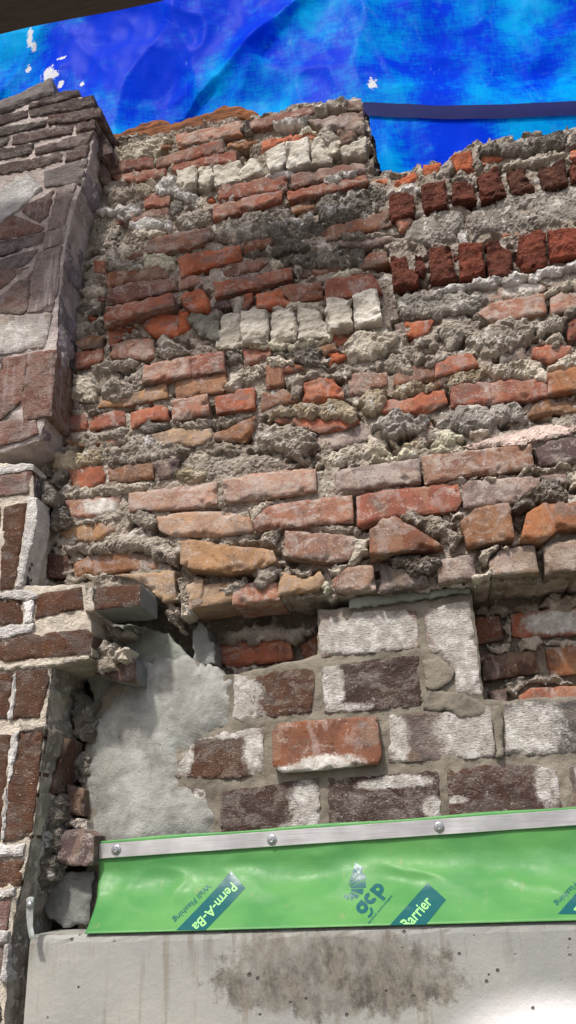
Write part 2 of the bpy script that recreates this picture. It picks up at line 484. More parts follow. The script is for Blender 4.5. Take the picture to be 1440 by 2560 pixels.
DATA = """
W b 14 R2 -|-686,3239 -552,3233 -557,3277 -692,3283
W b 10 R -|-660,3219 -616,3194 -522,3204 -520,3234 -681,3241
W b 16 R -|-547,3230 -365,3246 -367,3289 -545,3263
W b 10 R -|-504,3205 -429,3211 -334,3211 -336,3249 -511,3251
W b 14 RP -|-490,3293 -314,3292 -318,3345 -496,3336
W b 4 OB -|-542,3302 -510,3303 -506,3323 -544,3320
W b 16 RV -|-295,3302 -242,3296 -184,3311 -121,3323 -122,3348 -296,3336
W b 24 G -|-123,3265 -72,3241 -7,3216 -1,3244 -3,3284 -145,3295
W b 20 DB -|-48,3305 -1,3290 -4,3336 -46,3333
W b 4 OB rough|-358,3257 -306,3249 -273,3269 -288,3296 -362,3292
W b 12 O rough|-269,3221 -223,3237 -177,3230 -124,3227 -118,3257 -175,3266 -264,3265
W b 22 DB rough|-75,3210 -67,3179 -31,3188 -20,3212 -38,3248 -71,3240
W s 22 S -|-486,3144 -461,3123 -436,3133 -435,3200 -489,3202
W s 20 S -|-449,3132 -438,3141 -434,3202 -450,3205
W s 20 S -|-434,3129 -401,3119 -386,3139 -394,3193 -434,3207
W s 24 S -|-386,3114 -318,3124 -319,3194 -389,3181
W s 18 S -|-322,3127 -259,3136 -262,3162 -289,3202 -324,3156
W s 26 SW -|-246,3128 -222,3133 -201,3158 -203,3220 -260,3197
W s 30 SW -|-204,3133 -144,3129 -143,3219 -199,3219
W s 24 S -|-139,3126 -91,3133 -86,3152 -114,3220 -136,3210
W s 18 S -|-93,3161 -77,3160 -79,3202 -100,3192
W s 18 S -|-78,3159 -66,3162 -62,3205 -77,3202
W s 26 S -|-59,3132 -7,3145 -3,3194 -68,3160
W b 24 R -|-379,3075 -205,3070 -205,3119 -382,3120
W b 22 RV -|-195,3075 -118,3080 -11,3089 -12,3110 -43,3121 -194,3120
W b 20 R -|-393,3019 -218,3046 -217,3076 -395,3067
W b 20 R -|-204,3040 -121,3040 -7,3054 -11,3078 -207,3070
W b 2 O rough|-431,3091 -391,3085 -393,3124 -432,3127
W b 4 OB -|-198,3008 -137,3010 -139,3029 -173,3038 -201,3031
W b 12 RB -|-320,2905 -245,2919 -250,2943 -323,2946
W b 20 RP -|-561,2949 -533,2938 -444,2946 -391,2964 -398,3002 -534,2995 -560,2980
W b 14 RB -|-121,2903 -26,2910 37,2915 35,2961 -101,2946 -130,2928
W b 10 G -|-89,2885 -30,2867 35,2877 33,2899 -63,2901 -95,2901
W b 20 O -|-474,2858 -446,2868 -322,2886 -325,2924 -457,2928 -484,2916
W b 10 RV -|-382,2839 -291,2851 -261,2869 -286,2888 -352,2888 -378,2879
W b 20 R -|-390,2780 -270,2797 -203,2804 -205,2836 -392,2826
W b 16 RB -|-50,2800 22,2804 17,2846 -22,2848 -48,2815
W b 6 DB -|-191,2810 -161,2807 -159,2850 -189,2836
W b 8 RB -|-158,2804 -115,2807 -72,2820 -99,2838 -159,2829
W b 26 R -|-132,2720 -2,2728 -23,2780 -129,2777
W b 18 RB -|-209,2733 -136,2738 -139,2788 -239,2787
W b 20 O rough|-291,2727 -206,2733 -236,2784 -294,2775
W b 14 RO rough|-327,2734 -300,2756 -299,2792 -326,2781
W b 6 DV -|-408,2750 -353,2761 -351,2789 -396,2793 -410,2779
W b 30 O rough|-459,2761 -443,2745 -410,2742 -398,2760 -419,2810 -441,2809 -474,2783
W s 14 S -|-387,2659 -385,2638 -325,2641 -328,2725 -376,2729
W s 24 S -|-326,2633 -264,2631 -263,2720 -291,2732 -326,2727
W s 22 S -|-260,2638 -202,2630 -196,2679 -207,2712 -254,2710
W s 22 S -|-198,2629 -132,2630 -129,2654 -152,2706 -193,2709
W s 28 S -|-131,2630 -75,2639 -74,2721 -131,2719
W s 30 SW -|-71,2638 -11,2636 -14,2725 -68,2720
W s 20 SD -|-460,2731 -445,2711 -423,2678 -380,2654 -376,2733 -445,2745
W b 10 RO -|-124,2623 -113,2604 -84,2616 -80,2646 -123,2636
W b 14 OB -|-142,2587 -113,2591 -115,2618 -155,2607
W b 12 O rough|-137,2561 -96,2565 -95,2585 -135,2592
W b 14 R -|-322,2589 -263,2601 -263,2627 -328,2634
W b 12 RB -|-277,2520 -235,2521 -234,2549 -183,2561 -202,2574 -277,2581
W b 18 RO rough|-197,2472 -107,2465 -107,2485 -124,2523 -167,2530 -194,2518
W b 12 RG -|-99,2474 -61,2480 -13,2492 -12,2524 -80,2531 -101,2518
W b 10 RB -|-290,2466 -249,2482 -209,2476 -209,2488 -238,2516 -289,2512
W b 22 RO -|-387,2468 -299,2470 -300,2520 -342,2525 -348,2514 -391,2512
W b 22 RP -|-486,2463 -402,2472 -407,2522 -491,2519
W b 14 RT -|-483,2526 -372,2524 -362,2545 -368,2575 -454,2586 -486,2580
W b 26 R -|-444,2570 -366,2574 -368,2628 -446,2625
W b 26 RP -|-557,2570 -443,2572 -445,2627 -555,2620
W b 14 RO -|-259,2436 -214,2418 -165,2393 -111,2395 -78,2405 -84,2436 -130,2443 -163,2431 -219,2447 -271,2459
W b 14 OB -|-396,2411 -326,2393 -299,2435 -302,2455 -395,2426
W b 14 T -|-516,2413 -442,2400 -397,2406 -400,2442 -489,2450 -546,2444
W b 6 GV -|-173,2359 -132,2357 -59,2369 -45,2389 -72,2412 -171,2396
W b 18 RO -|-31,2423 60,2409 107,2424 101,2454 65,2462 30,2448 -1,2453 -31,2450
W b -10 DB -|-175,2351 -171,2369 -195,2368 -217,2349
W b 20 P -|-372,2255 -292,2254 -177,2260 -176,2313 -344,2314 -373,2307
W b 18 P -|-581,2262 -439,2251 -388,2259 -389,2308 -404,2307 -582,2304
W b 16 GV -|-140,2253 33,2255 35,2306 -141,2303
W b 18 RG -|40,2250 252,2258 255,2309 39,2310
W b 20 DV -|264,2260 331,2258 403,2263 413,2317 340,2312 289,2314 261,2297
W b 22 RP -|-307,2185 -108,2181 -106,2196 -107,2242 -281,2240 -311,2209
W b 22 R -|-101,2171 -48,2179 95,2183 106,2202 105,2240 -51,2245 -98,2235
W b 14 PT -|-512,2211 -485,2196 -385,2186 -312,2187 -316,2221 -372,2238 -442,2246 -520,2244
W b 16 G -|108,2187 159,2190 201,2188 245,2209 307,2218 308,2238 110,2247
W b 34 RG -|-248,2121 -155,2098 -112,2101 -106,2149 -158,2158 -243,2174
W b 46 TO -|-456,2121 -432,2109 -357,2093 -288,2097 -261,2107 -266,2130 -357,2151 -424,2170 -456,2173
W b 48 RB tilt=-25,0|-80,2094 0,2102 64,2104 13,2146 -22,2172 -48,2172 -75,2147
W b 46 OB -|102,2100 155,2103 190,2107 192,2177 126,2174 96,2149
W b 46 OR -|199,2100 241,2095 273,2116 356,2112 363,2164 310,2164 253,2171 220,2153
W b 24 T -|-265,2044 -184,2048 -171,2066 -179,2086 -207,2073 -233,2082 -260,2092 -264,2053
W b 24 RG -|-152,2040 -75,2037 -76,2088 -125,2090 -159,2064
W b 22 DG -|-68,2032 24,2038 23,2054 -46,2086 -63,2088
W b 24 G -|44,2040 112,2043 116,2090 43,2085
W b 28 GT -|140,2042 227,2041 225,2097 163,2091 138,2069
W b 30 GT -|237,2036 290,2036 342,2037 354,2101 301,2099 262,2094 240,2087
W b 22 T -|-446,2034 -355,2042 -356,2080 -448,2081
W b 22 RP -|-356,2034 -262,2035 -265,2073 -358,2077
W b 12 RP lime|-717,2266 -676,2257 -609,2271 -601,2307 -727,2305
W b 8 RO -|-725,2344 -682,2331 -640,2341 -643,2383 -732,2391
W b 10 OB -|-634,2340 -589,2336 -529,2336 -532,2371 -636,2378
W b 14 DV -|-517,2328 -482,2335 -469,2372 -500,2380 -528,2372
W b 8 TO -|-732,2220 -687,2204 -641,2209 -599,2229 -623,2245 -691,2253 -734,2238
W b 6 OB -|-697,2128 -575,2132 -505,2128 -502,2141 -544,2163 -609,2185 -703,2167
W b 10 DB -|-763,2134 -707,2128 -706,2159 -715,2185 -768,2187
W b 20 T -|-570,2112 -538,2095 -499,2053 -471,2056 -477,2119 -609,2123
W b 24 T -|-443,2031 -413,2045 -414,2090 -427,2097 -451,2083
W b 10 RO -|-700,2922 -669,2914 -674,2957 -705,2963
W b 4 DB -|-698,2884 -666,2880 -670,2911 -703,2918
W b 14 RB -|-664,2867 -505,2868 -517,2910 -668,2912
W b 18 RV -|-658,2815 -614,2811 -483,2828 -489,2862 -620,2865 -659,2853
W b 42 R -|-652,2737 -481,2759 -487,2798 -648,2786 -657,2761
W b 10 RP -|-481,2829 -409,2837 -444,2870 -484,2871
W b 2 O rough|-754,2793 -716,2791 -717,2809 -754,2805
W b 4 O rough|-711,2785 -689,2778 -685,2793 -716,2804
W b 10 RO -|-648,2694 -610,2714 -616,2753 -657,2740
W b 6 O rough|-612,2728 -583,2732 -588,2754 -621,2750
W b 18 O rough|-538,2699 -476,2692 -477,2750 -503,2759 -547,2753 -573,2736
W b 18 O rough|-476,2700 -441,2699 -450,2757 -481,2763
W b 20 RP -|-641,2657 -555,2636 -533,2641 -538,2694 -593,2699 -641,2694
W b 10 OB -|-738,2699 -670,2694 -664,2720 -692,2744 -738,2724
W b 12 R -|-735,2644 -685,2647 -663,2661 -665,2693 -740,2692
W b 14 TO -|-660,2546 -667,2530 -588,2522 -502,2531 -506,2575 -569,2560
W b 10 R -|-744,2477 -688,2477 -695,2526 -748,2521
W b 12 R -|-684,2473 -599,2477 -604,2517 -691,2516
W b 18 RO -|-583,2461 -541,2477 -496,2470 -500,2503 -518,2512 -586,2504
W b 2 OB -|-743,2449 -678,2435 -610,2429 -611,2446 -743,2462
W b 0 RV -|-688,2830 -667,2831 -665,2862 -706,2854
W b 10 R -|-577,3108 -510,3098 -508,3129 -546,3151 -581,3151
W b 4 RV -|-616,3064 -513,3072 -510,3104 -625,3093
W b 4 RV -|-590,2943 -567,2970 -575,2977 -620,2955
W b 2 RV -|-638,3072 -629,3086 -644,3100 -656,3064
W b 8 O rough|53,3032 110,3047 109,3076 51,3053
W b 8 O rough|122,3046 162,3060 169,3089 125,3089
W b 12 O rough|198,3051 242,3036 244,3107 196,3101
W b 8 O -|263,3062 311,3066 317,3088 263,3094
W b 4 O -|6,3061 39,3045 39,3070 3,3070
W b 8 O -|458,3029 511,3037 516,3062 462,3055
W h 24 M -|31,2933 36,2918 92,2934 94,2989 66,3005 37,2997
W h 22 M -|111,2939 166,2936 171,3017 114,3018
W h 22 M -|178,2946 233,2943 225,3007 184,3007
W h 26 M -|243,2932 300,2942 293,3034 241,3006
W h 22 M2 -|311,2943 365,2945 343,3018 308,3014
W h 24 M2 -|378,2938 435,2944 442,3022 380,3003
W h 24 M -|444,2952 496,2952 503,3007 463,3012 450,3000
W b 16 RO -|49,2895 62,2894 92,2927 69,2937 43,2935
W b 4 RO -|276,2829 312,2831 317,2845 278,2843
W h 22 M -|22,2731 79,2733 81,2771 61,2779 58,2815 23,2817
W h 20 M -|73,2764 94,2752 101,2772 94,2813 79,2816
W h 26 M -|105,2732 161,2730 156,2818 110,2823
W h 6 M -|163,2790 179,2788 180,2825 160,2824
W h 26 M3 -|167,2724 223,2731 228,2816 177,2820
W h 26 M -|231,2720 266,2710 283,2719 288,2785 268,2797 262,2815 234,2812
W h 28 M3 -|294,2772 302,2721 352,2723 364,2813 355,2828 312,2824
W h 28 M4 -|363,2744 438,2738 448,2812 429,2814 370,2824
W b 8 P lime|219,2668 288,2665 346,2680 353,2701 277,2703 222,2697
W b 18 RP -|220,2605 281,2606 335,2615 337,2661 223,2656 195,2635
W b 16 RP -|342,2609 394,2614 455,2615 462,2654 401,2654 369,2662 349,2652
W b 6 G -|18,2624 39,2612 40,2651 16,2642
W b 10 RO -|37,2614 61,2601 85,2609 101,2638 38,2648
W b 2 O rough|161,2621 180,2617 178,2637 156,2637
W b 0 O rough|118,2625 145,2619 153,2631 115,2634
W b 12 R -|366,2540 382,2546 443,2550 450,2589 390,2592 371,2580
W b 10 DG -|223,2508 277,2503 281,2543 226,2548
W b -6 DB -|202,2515 228,2519 231,2552 200,2531
W b 16 RO -|289,2513 318,2489 369,2507 369,2523 316,2540 292,2532
W b 20 RO -|87,2487 128,2492 180,2507 171,2538 120,2533 88,2519
W b 16 RB -|-1,2484 86,2485 89,2523 41,2527 0,2514
W b 14 OB -|87,2464 116,2482 131,2500 86,2487
W b 22 R -|110,2413 190,2406 306,2408 307,2451 135,2466 115,2458
W b 34 OR -|302,2408 356,2410 413,2412 422,2462 364,2461 310,2458
W b 12 DO rough|257,2369 313,2374 350,2357 406,2356 415,2405 358,2403 287,2414 260,2385
W b 4 OB -|-22,2363 74,2368 68,2393 -30,2377
W b -98 RO -|-414,1950 -399,1937 -260,1944 -264,1986 -300,1997 -349,1990 -405,1992 -418,1984
W b -100 RB -|-240,1937 -207,1937 -207,1994 -243,1973
W b -98 RB -|99,1947 107,1945 159,1951 156,1999 109,1999
W b -96 RO lime|175,1955 196,1949 293,1949 362,1950 372,2000 302,2003 210,2004 177,1998
W b -98 DB -|109,1874 215,1882 214,1925 108,1926
W b -96 OR -|234,1872 279,1874 332,1875 342,1927 289,1928 232,1927
W b -98 DB -|119,1829 148,1827 150,1856 114,1853
W b -96 RO -|169,1825 335,1813 343,1853 276,1852 194,1854 170,1841
W f -15 FW lime=-102,1962,112,45|-194,1926 -4,1928 -4,2007 -192,2010
W f -14 FP lime=63,1958,47,64;79,1875,30,56|11,1921 26,1915 54,1883 49,1839 97,1835 97,2011 12,2002
W f -15 FB lime=-352,1854,39,53;-363,1888,22,27|-370,1818 -300,1819 -215,1824 -205,1904 -219,1908 -352,1904 -363,1905
W f -14 FD lime=-175,1869,21,51;-147,1826,44,10|-192,1820 -12,1821 -9,1915 -95,1914 -194,1906
W f -15 FB lime=-323,1759,22,52;-383,1798,84,10;-465,1767,19,42|-385,1714 -311,1720 -307,1803 -384,1800 -438,1791 -469,1760 -478,1722
W b -15 RB wave|-289,1728 -273,1718 -100,1723 -92,1738 -93,1808 -275,1806 -288,1793
W f -14 FG lime=70,1768,57,48;-62,1769,20,42|-82,1728 -16,1724 104,1725 112,1814 -38,1811 -72,1811
W f -14 FK lime=170,1772,55,45|122,1726 241,1724 303,1725 320,1814 257,1814 133,1817
W f -14 FD lime=-231,1665,31,38;-261,1628,23,7|-393,1622 -208,1615 -208,1631 -210,1709 -390,1693
W f -14 FD lime=-57,1694,48,10;-106,1691,35,8;-9,1647,20,16|-196,1610 -1,1608 1,1637 4,1709 -192,1706
W f -14 FM lime=185,1679,21,36;29,1659,17,6|13,1618 198,1610 202,1640 207,1695 162,1714 19,1710
W f -14 FG lime=246,1678,13,27|216,1623 282,1620 300,1714 229,1711
W f -16 FG lime=-429,1665,16,34|-445,1622 -415,1621 -417,1628 -421,1702 -446,1704
W m 14 L1 -|-692,3286 -652,3282 -587,3266 -540,3301 -501,3328 -582,3353 -670,3338
W m 12 TG -|-687,3186 -677,3144 -622,3142 -576,3161 -600,3181 -637,3219 -698,3228
W m 14 TL -|-598,3149 -567,3137 -544,3152 -557,3194 -608,3191
W m 20 W -|-549,3137 -503,3127 -457,3093 -424,3105 -439,3127 -481,3146 -489,3187 -524,3190 -554,3163
W m 18 W -|-712,3107 -680,3105 -617,3072 -587,3090 -588,3124 -697,3118 -730,3145
W m 18 W -|-619,3035 -543,3029 -532,3040 -541,3066 -613,3062
W m 12 DGm -|-512,3061 -497,3057 -464,3083 -475,3109 -509,3112
W m 18 G2 -|-479,3011 -428,3009 -413,3029 -435,3071 -495,3037
W m 14 TL -|-608,3014 -529,3006 -533,3030 -617,3034
W m 16 W -|-510,3019 -492,3052 -529,3046
W m 8 DGm -|-672,3023 -644,2994 -615,3016 -635,3048 -666,3040
W m 16 L1 -|-635,2944 -605,2956 -607,2988 -644,2987
W m 10 G2 -|-671,2947 -644,2933 -615,2945 -638,2954 -647,2997 -678,2999
W m 16 WT -|-566,2908 -500,2900 -486,2919 -501,2936 -575,2937
W m 6 G2 flat|-728,3031 -710,2995 -679,2984 -660,3064 -670,3109 -725,3102
W m 14 WT -|-554,3233 -545,3251 -542,3281 -560,3275
W m 20 L1 -|-515,3208 -501,3215 -502,3250 -517,3233
W m 18 DGm -|-314,3289 -294,3289 -293,3340 -315,3343
W m 26 G2 -|-119,3310 -46,3303 -39,3322 -44,3352 -122,3331
W m 22 W -|-233,3287 -181,3282 -118,3301 -119,3314 -240,3302
W m -6 TG -|-292,3305 -269,3299 -189,3295 -188,3310 -291,3326
W m 22 WT -|-160,3251 -123,3247 -144,3272 -170,3269
W m 26 G2 -|-117,3221 -100,3197 -74,3206 -67,3233 -85,3258 -119,3251
W m 28 W -|-117,3076 -97,3071 -33,3079 -35,3096 -117,3089
W m 20 W -|-376,3073 -284,3077 -284,3091 -387,3085
W m 20 W -|-375,3121 -210,3119 -192,3119 -191,3138 -238,3135 -375,3130
W m 16 DGm -|-150,3026 -126,2966 -42,2931 -3,2953 3,3019 -22,3061 -132,3044
W m 24 W -|-124,2972 -44,2977 -46,3000 -129,3004
W m 20 W -|-251,2967 -142,2975 -144,2993 -258,2986
W m 16 G2 -|-392,2963 -360,2948 -253,2944 -259,2976 -194,2990 -193,3021 -308,3032 -373,3023
W m 22 TL -|-358,2951 -344,2939 -326,2958 -336,2987 -358,2978
W m 14 DGm -|-303,2947 -253,2941 -136,2913 -106,2946 -126,2968 -252,2968
W m 20 DGm -|-267,2908 -316,2900 -317,2887 -247,2887 -164,2883 -149,2902 -213,2937 -249,2935
W m 22 DGm -|-220,2854 -200,2841 -149,2832 -84,2810 -40,2810 -34,2855 -114,2863 -178,2880 -226,2868
W m 18 G2 -|-199,2803 -185,2808 -176,2844 -200,2849
W m 20 G2 -|-78,2893 5,2885 36,2889 -27,2904 -87,2910
W m 22 WT -|-248,2834 -220,2845 -233,2871 -257,2865
W m 20 WT -|-109,2788 -36,2786 -35,2798 -80,2811 -114,2801
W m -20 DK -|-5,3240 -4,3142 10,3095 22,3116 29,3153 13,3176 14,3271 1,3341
W m 12 TG -|-448,3024 -426,3015 -400,3014 -400,3042 -426,3080 -449,3085
W m 16 G2 -|-21,2975 2,2966 4,2996 -20,2993
W m 16 G2 -|-351,2758 -344,2732 -327,2729 -325,2791 -359,2782
W m 22 WT -|-324,2629 -262,2619 -194,2611 -123,2615 -125,2631 -261,2631 -351,2634
W m 18 TL -|-239,2716 -193,2716 -134,2694 -136,2726 -198,2741 -259,2728
W m 14 DGm -|-360,2594 -323,2604 -329,2640 -370,2638
W m 16 DGm -|-257,2601 -215,2592 -214,2619 -263,2619
W m 16 DGm -|-206,2576 -187,2562 -149,2559 -153,2605 -211,2615
W m 22 L1 -|-273,2575 -215,2566 -214,2585 -249,2596 -279,2587
W m 26 L1 -|-106,2575 -76,2554 -22,2562 22,2599 -13,2635 -76,2631 -104,2605
W m 26 L1 -|-368,2531 -345,2524 -309,2533 -276,2551 -278,2581 -357,2571
W m 24 TG -|-221,2488 -202,2485 -195,2510 -159,2526 -119,2516 -84,2525 -83,2543 -180,2544 -229,2537
W m 30 Y -|-259,2448 -210,2440 -155,2422 -80,2411 -78,2439 -104,2456 -122,2463 -208,2465 -259,2462 -278,2443
W m 16 TD -|-442,2449 -406,2448 -371,2429 -307,2448 -300,2461 -361,2467 -442,2468
W m 24 TG -|-297,2379 -254,2363 -239,2348 -215,2334 -168,2362 -169,2400 -212,2416 -261,2427 -296,2410
W m 18 TD -|-406,2376 -346,2365 -333,2387 -371,2406 -409,2405
W m 26 Y -|-71,2412 -34,2424 -20,2450 -11,2477 -57,2480 -77,2451
W m 10 TG flat|-443,2333 -411,2312 -317,2321 -230,2333 -254,2363 -348,2369 -444,2389
W m 8 TL flat|-173,2323 -134,2318 -20,2330 -41,2363 -131,2358 -175,2347
W m 16 G2 -|-109,2501 -107,2472 -100,2475 -104,2515
W m 18 TG -|-690,2638 -679,2624 -591,2618 -571,2638 -592,2654 -662,2649
W m 26 L1 -|-723,2556 -694,2539 -674,2545 -667,2582 -696,2622 -731,2612
W m 26 TG -|-646,2539 -611,2532 -588,2544 -593,2586 -635,2601 -655,2573
W m 16 TG -|-593,2566 -578,2552 -559,2576 -560,2615 -594,2604
W m 14 TG -|-684,2516 -605,2516 -554,2512 -544,2522 -623,2529 -700,2545
W m 14 TG -|-728,2451 -687,2446 -602,2441 -596,2474 -643,2462 -733,2474
W m 18 DGm -|-567,2449 -487,2449 -488,2463 -541,2478 -571,2471
W m 20 TG -|-464,2444 -418,2441 -405,2461 -425,2471 -480,2454
W m 14 TL -|-594,2426 -551,2438 -565,2447 -599,2448
W m 18 TG -|-637,2383 -614,2377 -515,2378 -425,2394 -470,2418 -550,2439 -636,2419
W m 14 Y2 -|-769,2402 -751,2389 -696,2382 -640,2393 -651,2423 -761,2430
W m 18 TG -|-594,2700 -548,2707 -595,2719 -637,2710
W m 20 G2 -|-521,2641 -456,2638 -467,2671 -512,2695 -537,2687
W m 14 DGm -|-687,2742 -668,2722 -654,2723 -671,2768 -693,2768
W m 16 TG flat|-741,2733 -691,2749 -696,2775 -748,2776
W m 18 L1 -|-710,2840 -659,2844 -660,2870 -699,2895 -735,2875
W m 10 DGm -|-745,2805 -711,2795 -674,2801 -699,2835 -747,2831
W m 16 WT -|-654,2739 -568,2744 -576,2758 -666,2757
W m 18 G2 -|-663,2919 -617,2901 -573,2897 -574,2928 -672,2948
W m 16 WT -|-563,2910 -529,2890 -493,2888 -486,2931 -575,2957
W m 16 WT -|-653,2857 -620,2864 -496,2862 -500,2874 -620,2873 -659,2865
W m 22 W -|-548,2412 -534,2414 -542,2436 -551,2427
W m 10 L1 -|108,3039 123,3044 128,3094 113,3098
W m 10 G2 -|141,3040 176,3051 197,3055 194,3088 166,3085
W m 12 G2 -|244,3042 261,3056 262,3088 243,3097
W m 22 DGm -|311,3066 347,3066 395,3059 458,3067 450,3115 376,3105 324,3109 265,3114 257,3097
W m 20 DGm -|460,3059 525,3066 531,3097 479,3091 461,3082
W m 16 L1 -|312,3026 359,3029 417,3029 453,3016 461,3045 412,3057 340,3056 299,3048
W m 16 G2 -|217,3008 232,2969 241,2985 233,3022 209,3050 165,3015
W m 14 G3 flat|62,2864 122,2840 171,2846 208,2911 183,2942 92,2927 59,2895
W m 14 G3 flat|209,2843 246,2856 329,2835 377,2845 436,2845 515,2845 536,2950 454,2947 308,2950 210,2923
W m 20 W -|175,2828 197,2823 201,2877 180,2864
W m 24 W -|103,2697 141,2702 221,2699 322,2699 411,2713 459,2716 463,2738 415,2736 310,2721 219,2727 102,2717
W m 22 G3 flat|26,2686 38,2649 100,2645 188,2637 215,2655 219,2685 101,2711 35,2715
W m 14 W -|92,2931 183,2942 184,2955 171,2949 111,2947
W m 16 W -|234,2933 314,2946 453,2945 455,2954 434,2945 307,2944 300,2945 232,2943
W m 16 W -|39,3005 67,3012 93,3000 103,3002 109,3023 68,3023 33,3013
W m 14 W -|232,2940 245,2942 233,2971
W m 14 W -|369,2953 382,2951 384,2985 372,2988
W m 10 DGm -|-17,2958 1,2972 32,2974 36,3018 35,3046 -9,3056
W m 14 L1 -|-17,2950 -3,2952 6,2985 -13,2998
W m 20 L1 -|337,2642 361,2660 447,2652 454,2689 407,2686 347,2671
W m 24 G2 flat|110,2571 127,2555 152,2567 161,2610 114,2603
W m 18 TG -|56,2576 76,2566 106,2561 110,2620 70,2593
W m 24 TG -|165,2547 199,2519 251,2532 299,2539 300,2601 246,2614 167,2591
W m 26 G2 -|307,2554 370,2569 370,2598 299,2596
W m 24 TG -|304,2531 360,2522 362,2550 306,2548
W m 22 TG -|44,2524 80,2522 132,2528 147,2551 111,2553 45,2557
W m 20 TG -|-15,2517 43,2511 46,2569 14,2563 -50,2537
W m 22 G2 -|370,2597 437,2596 441,2618 394,2619 370,2616
W m 26 L1 -|207,2471 240,2455 304,2445 312,2461 304,2498 241,2504 202,2496
W m 26 L1 -|321,2463 412,2466 418,2503 373,2500 319,2485
W m 22 Y -|111,2446 154,2464 194,2476 194,2497 128,2493 101,2469
W m 24 Y -|3,2441 34,2450 83,2463 79,2482 7,2482 -10,2467
W m 28 DS -|-50,2381 -10,2360 58,2369 64,2395 1,2418 -29,2415 -55,2395
W m 24 DS -|78,2368 123,2358 179,2347 198,2364 249,2367 257,2383 246,2404 204,2404 130,2415 75,2392
W m 14 WT -|56,2330 120,2334 136,2349 101,2367 62,2356
W m 14 TL -|138,2335 179,2343 169,2357 135,2359
W m 10 Y2 -|-8,2334 48,2336 38,2351 -18,2355
W m 14 TL -|-67,2330 -23,2331 -36,2379 -57,2379
W m 18 PW slope|135,2314 246,2309 274,2311 342,2321 397,2323 403,2358 348,2356 303,2369 240,2362 185,2346 119,2323
W m 18 WT -|-67,2321 -68,2311 -33,2310 43,2316 134,2311 136,2320 56,2328 15,2327
W m 34 TG -|-305,2070 -291,2063 -271,2072 -259,2089 -270,2102 -296,2105 -317,2092
W m 20 TD -|-354,2161 -318,2155 -265,2152 -252,2182 -270,2177 -354,2174 -387,2184
W m 24 TL -|-307,2215 -286,2231 -267,2248 -306,2246 -328,2233
W m 30 L1 -|-128,2101 -169,2084 -139,2069 -132,2086 -103,2101 -79,2119 -80,2143 -100,2148 -109,2137
W m 28 TG -|-212,2074 -203,2079 -205,2094 -220,2094
W m 28 WT -|-169,2035 -157,2049 -167,2067 -185,2048
W m 26 TG -|-383,2065 -354,2059 -325,2068 -327,2084 -386,2074
W m 30 TD -|-234,2085 -220,2078 -206,2079 -216,2098 -245,2095
W m 20 TG -|-378,2237 -365,2242 -377,2263 -390,2252
W m 16 TG -|-212,2175 -172,2168 -106,2157 -91,2165 -127,2181 -229,2187
W m 30 TD -|-6,2169 26,2148 56,2129 70,2110 86,2103 95,2131 87,2156 66,2167 8,2189 -20,2189
W m 26 TG -|82,2158 105,2173 105,2189 75,2174
W m 36 DK2 -|195,2159 222,2162 245,2177 284,2169 309,2181 292,2219 259,2227 232,2196 198,2182
W m 8 TD -|197,2140 214,2132 225,2167 199,2170
W m 34 DK2 -|-36,2082 -6,2053 41,2063 46,2085 26,2102 -51,2101
W m 38 TL -|122,2079 137,2069 158,2086 182,2095 149,2099 122,2093
W m 34 L1 -|114,2038 140,2036 140,2055 107,2045
W m 24 TL -|310,2204 361,2198 370,2246 328,2245 308,2238
W m 20 TL -|148,2248 236,2246 329,2247 331,2259 238,2255 149,2254
W m 18 TG -|64,2244 98,2243 138,2250 144,2256 104,2251 65,2250
W m 22 TG -|-721,2182 -666,2176 -587,2177 -552,2164 -514,2147 -477,2131 -468,2155 -487,2182 -525,2199 -551,2222 -589,2219 -635,2202 -729,2205
W m 18 TG -|-620,2251 -575,2239 -546,2216 -514,2219 -518,2249 -576,2259 -599,2275
W m 20 TG -|-704,2246 -639,2244 -623,2247 -672,2256 -725,2262
W m 16 L1 -|-733,2305 -677,2305 -585,2308 -521,2324 -580,2335 -678,2333 -751,2325
W m 14 Y2 -|-470,2315 -407,2314 -407,2348 -451,2350 -490,2338
W m 14 TL -|-713,2117 -678,2117 -625,2121 -635,2131 -705,2135
W m 26 TL -|-467,2044 -459,2023 -441,2022 -448,2069 -467,2074
W m 10 TG -|-491,2021 -473,1999 -475,2062 -501,2058
W c -6 CG -|-129,2034 -130,2015 -94,2016 3,2022 99,2024 99,2035 19,2039 -92,2039
W c -40 CS -|-455,1933 -410,1938 -407,1978 -419,1982 -422,2009 -440,2023 -453,2006
W m -80 G2 -|-412,1991 -345,1986 -279,1986 -250,1972 -207,1992 -207,2004 -266,2009 -323,2023 -363,2017 -406,2006
W m -92 TG -|-379,1920 -319,1918 -230,1923 -218,1934 -242,1935 -259,1940 -400,1936
W m -85 L1 -|236,2005 301,2002 344,2004 348,2027 305,2028 268,2031 235,2014
W m -92 L1 -|181,1928 224,1927 230,1943 215,1950 183,1939
W m -92 L1 -|235,1929 330,1927 334,1943 291,1944 232,1940
W m -92 L1 -|130,1929 165,1929 167,1943 126,1941
W m -92 TG -|164,1975 162,1943 171,1948 176,1994 170,1997
W m -92 TD -|120,1999 167,1998 229,1992 236,2015 117,2023
W m -94 TG -|151,1847 157,1836 187,1858 277,1860 278,1865 216,1875 153,1864
W c -8 CT -|-4,1855 8,1848 43,1859 54,1879 28,1909 -1,1905
W c -10 CT -|-9,1834 -11,1814 35,1811 53,1792 89,1797 102,1814 93,1827 54,1840 3,1849
W c -8 CT -|109,1775 107,1727 117,1726 129,1794 127,1814 111,1810
W c -8 PG parge|-603,1884 -638,1836 -653,1748 -654,1684 -636,1605 -443,1607 -411,1622 -413,1686 -451,1699 -480,1721 -466,1763 -429,1790 -374,1819 -366,1863 -369,1894 -397,1918 -449,1947 -511,1948 -564,1934
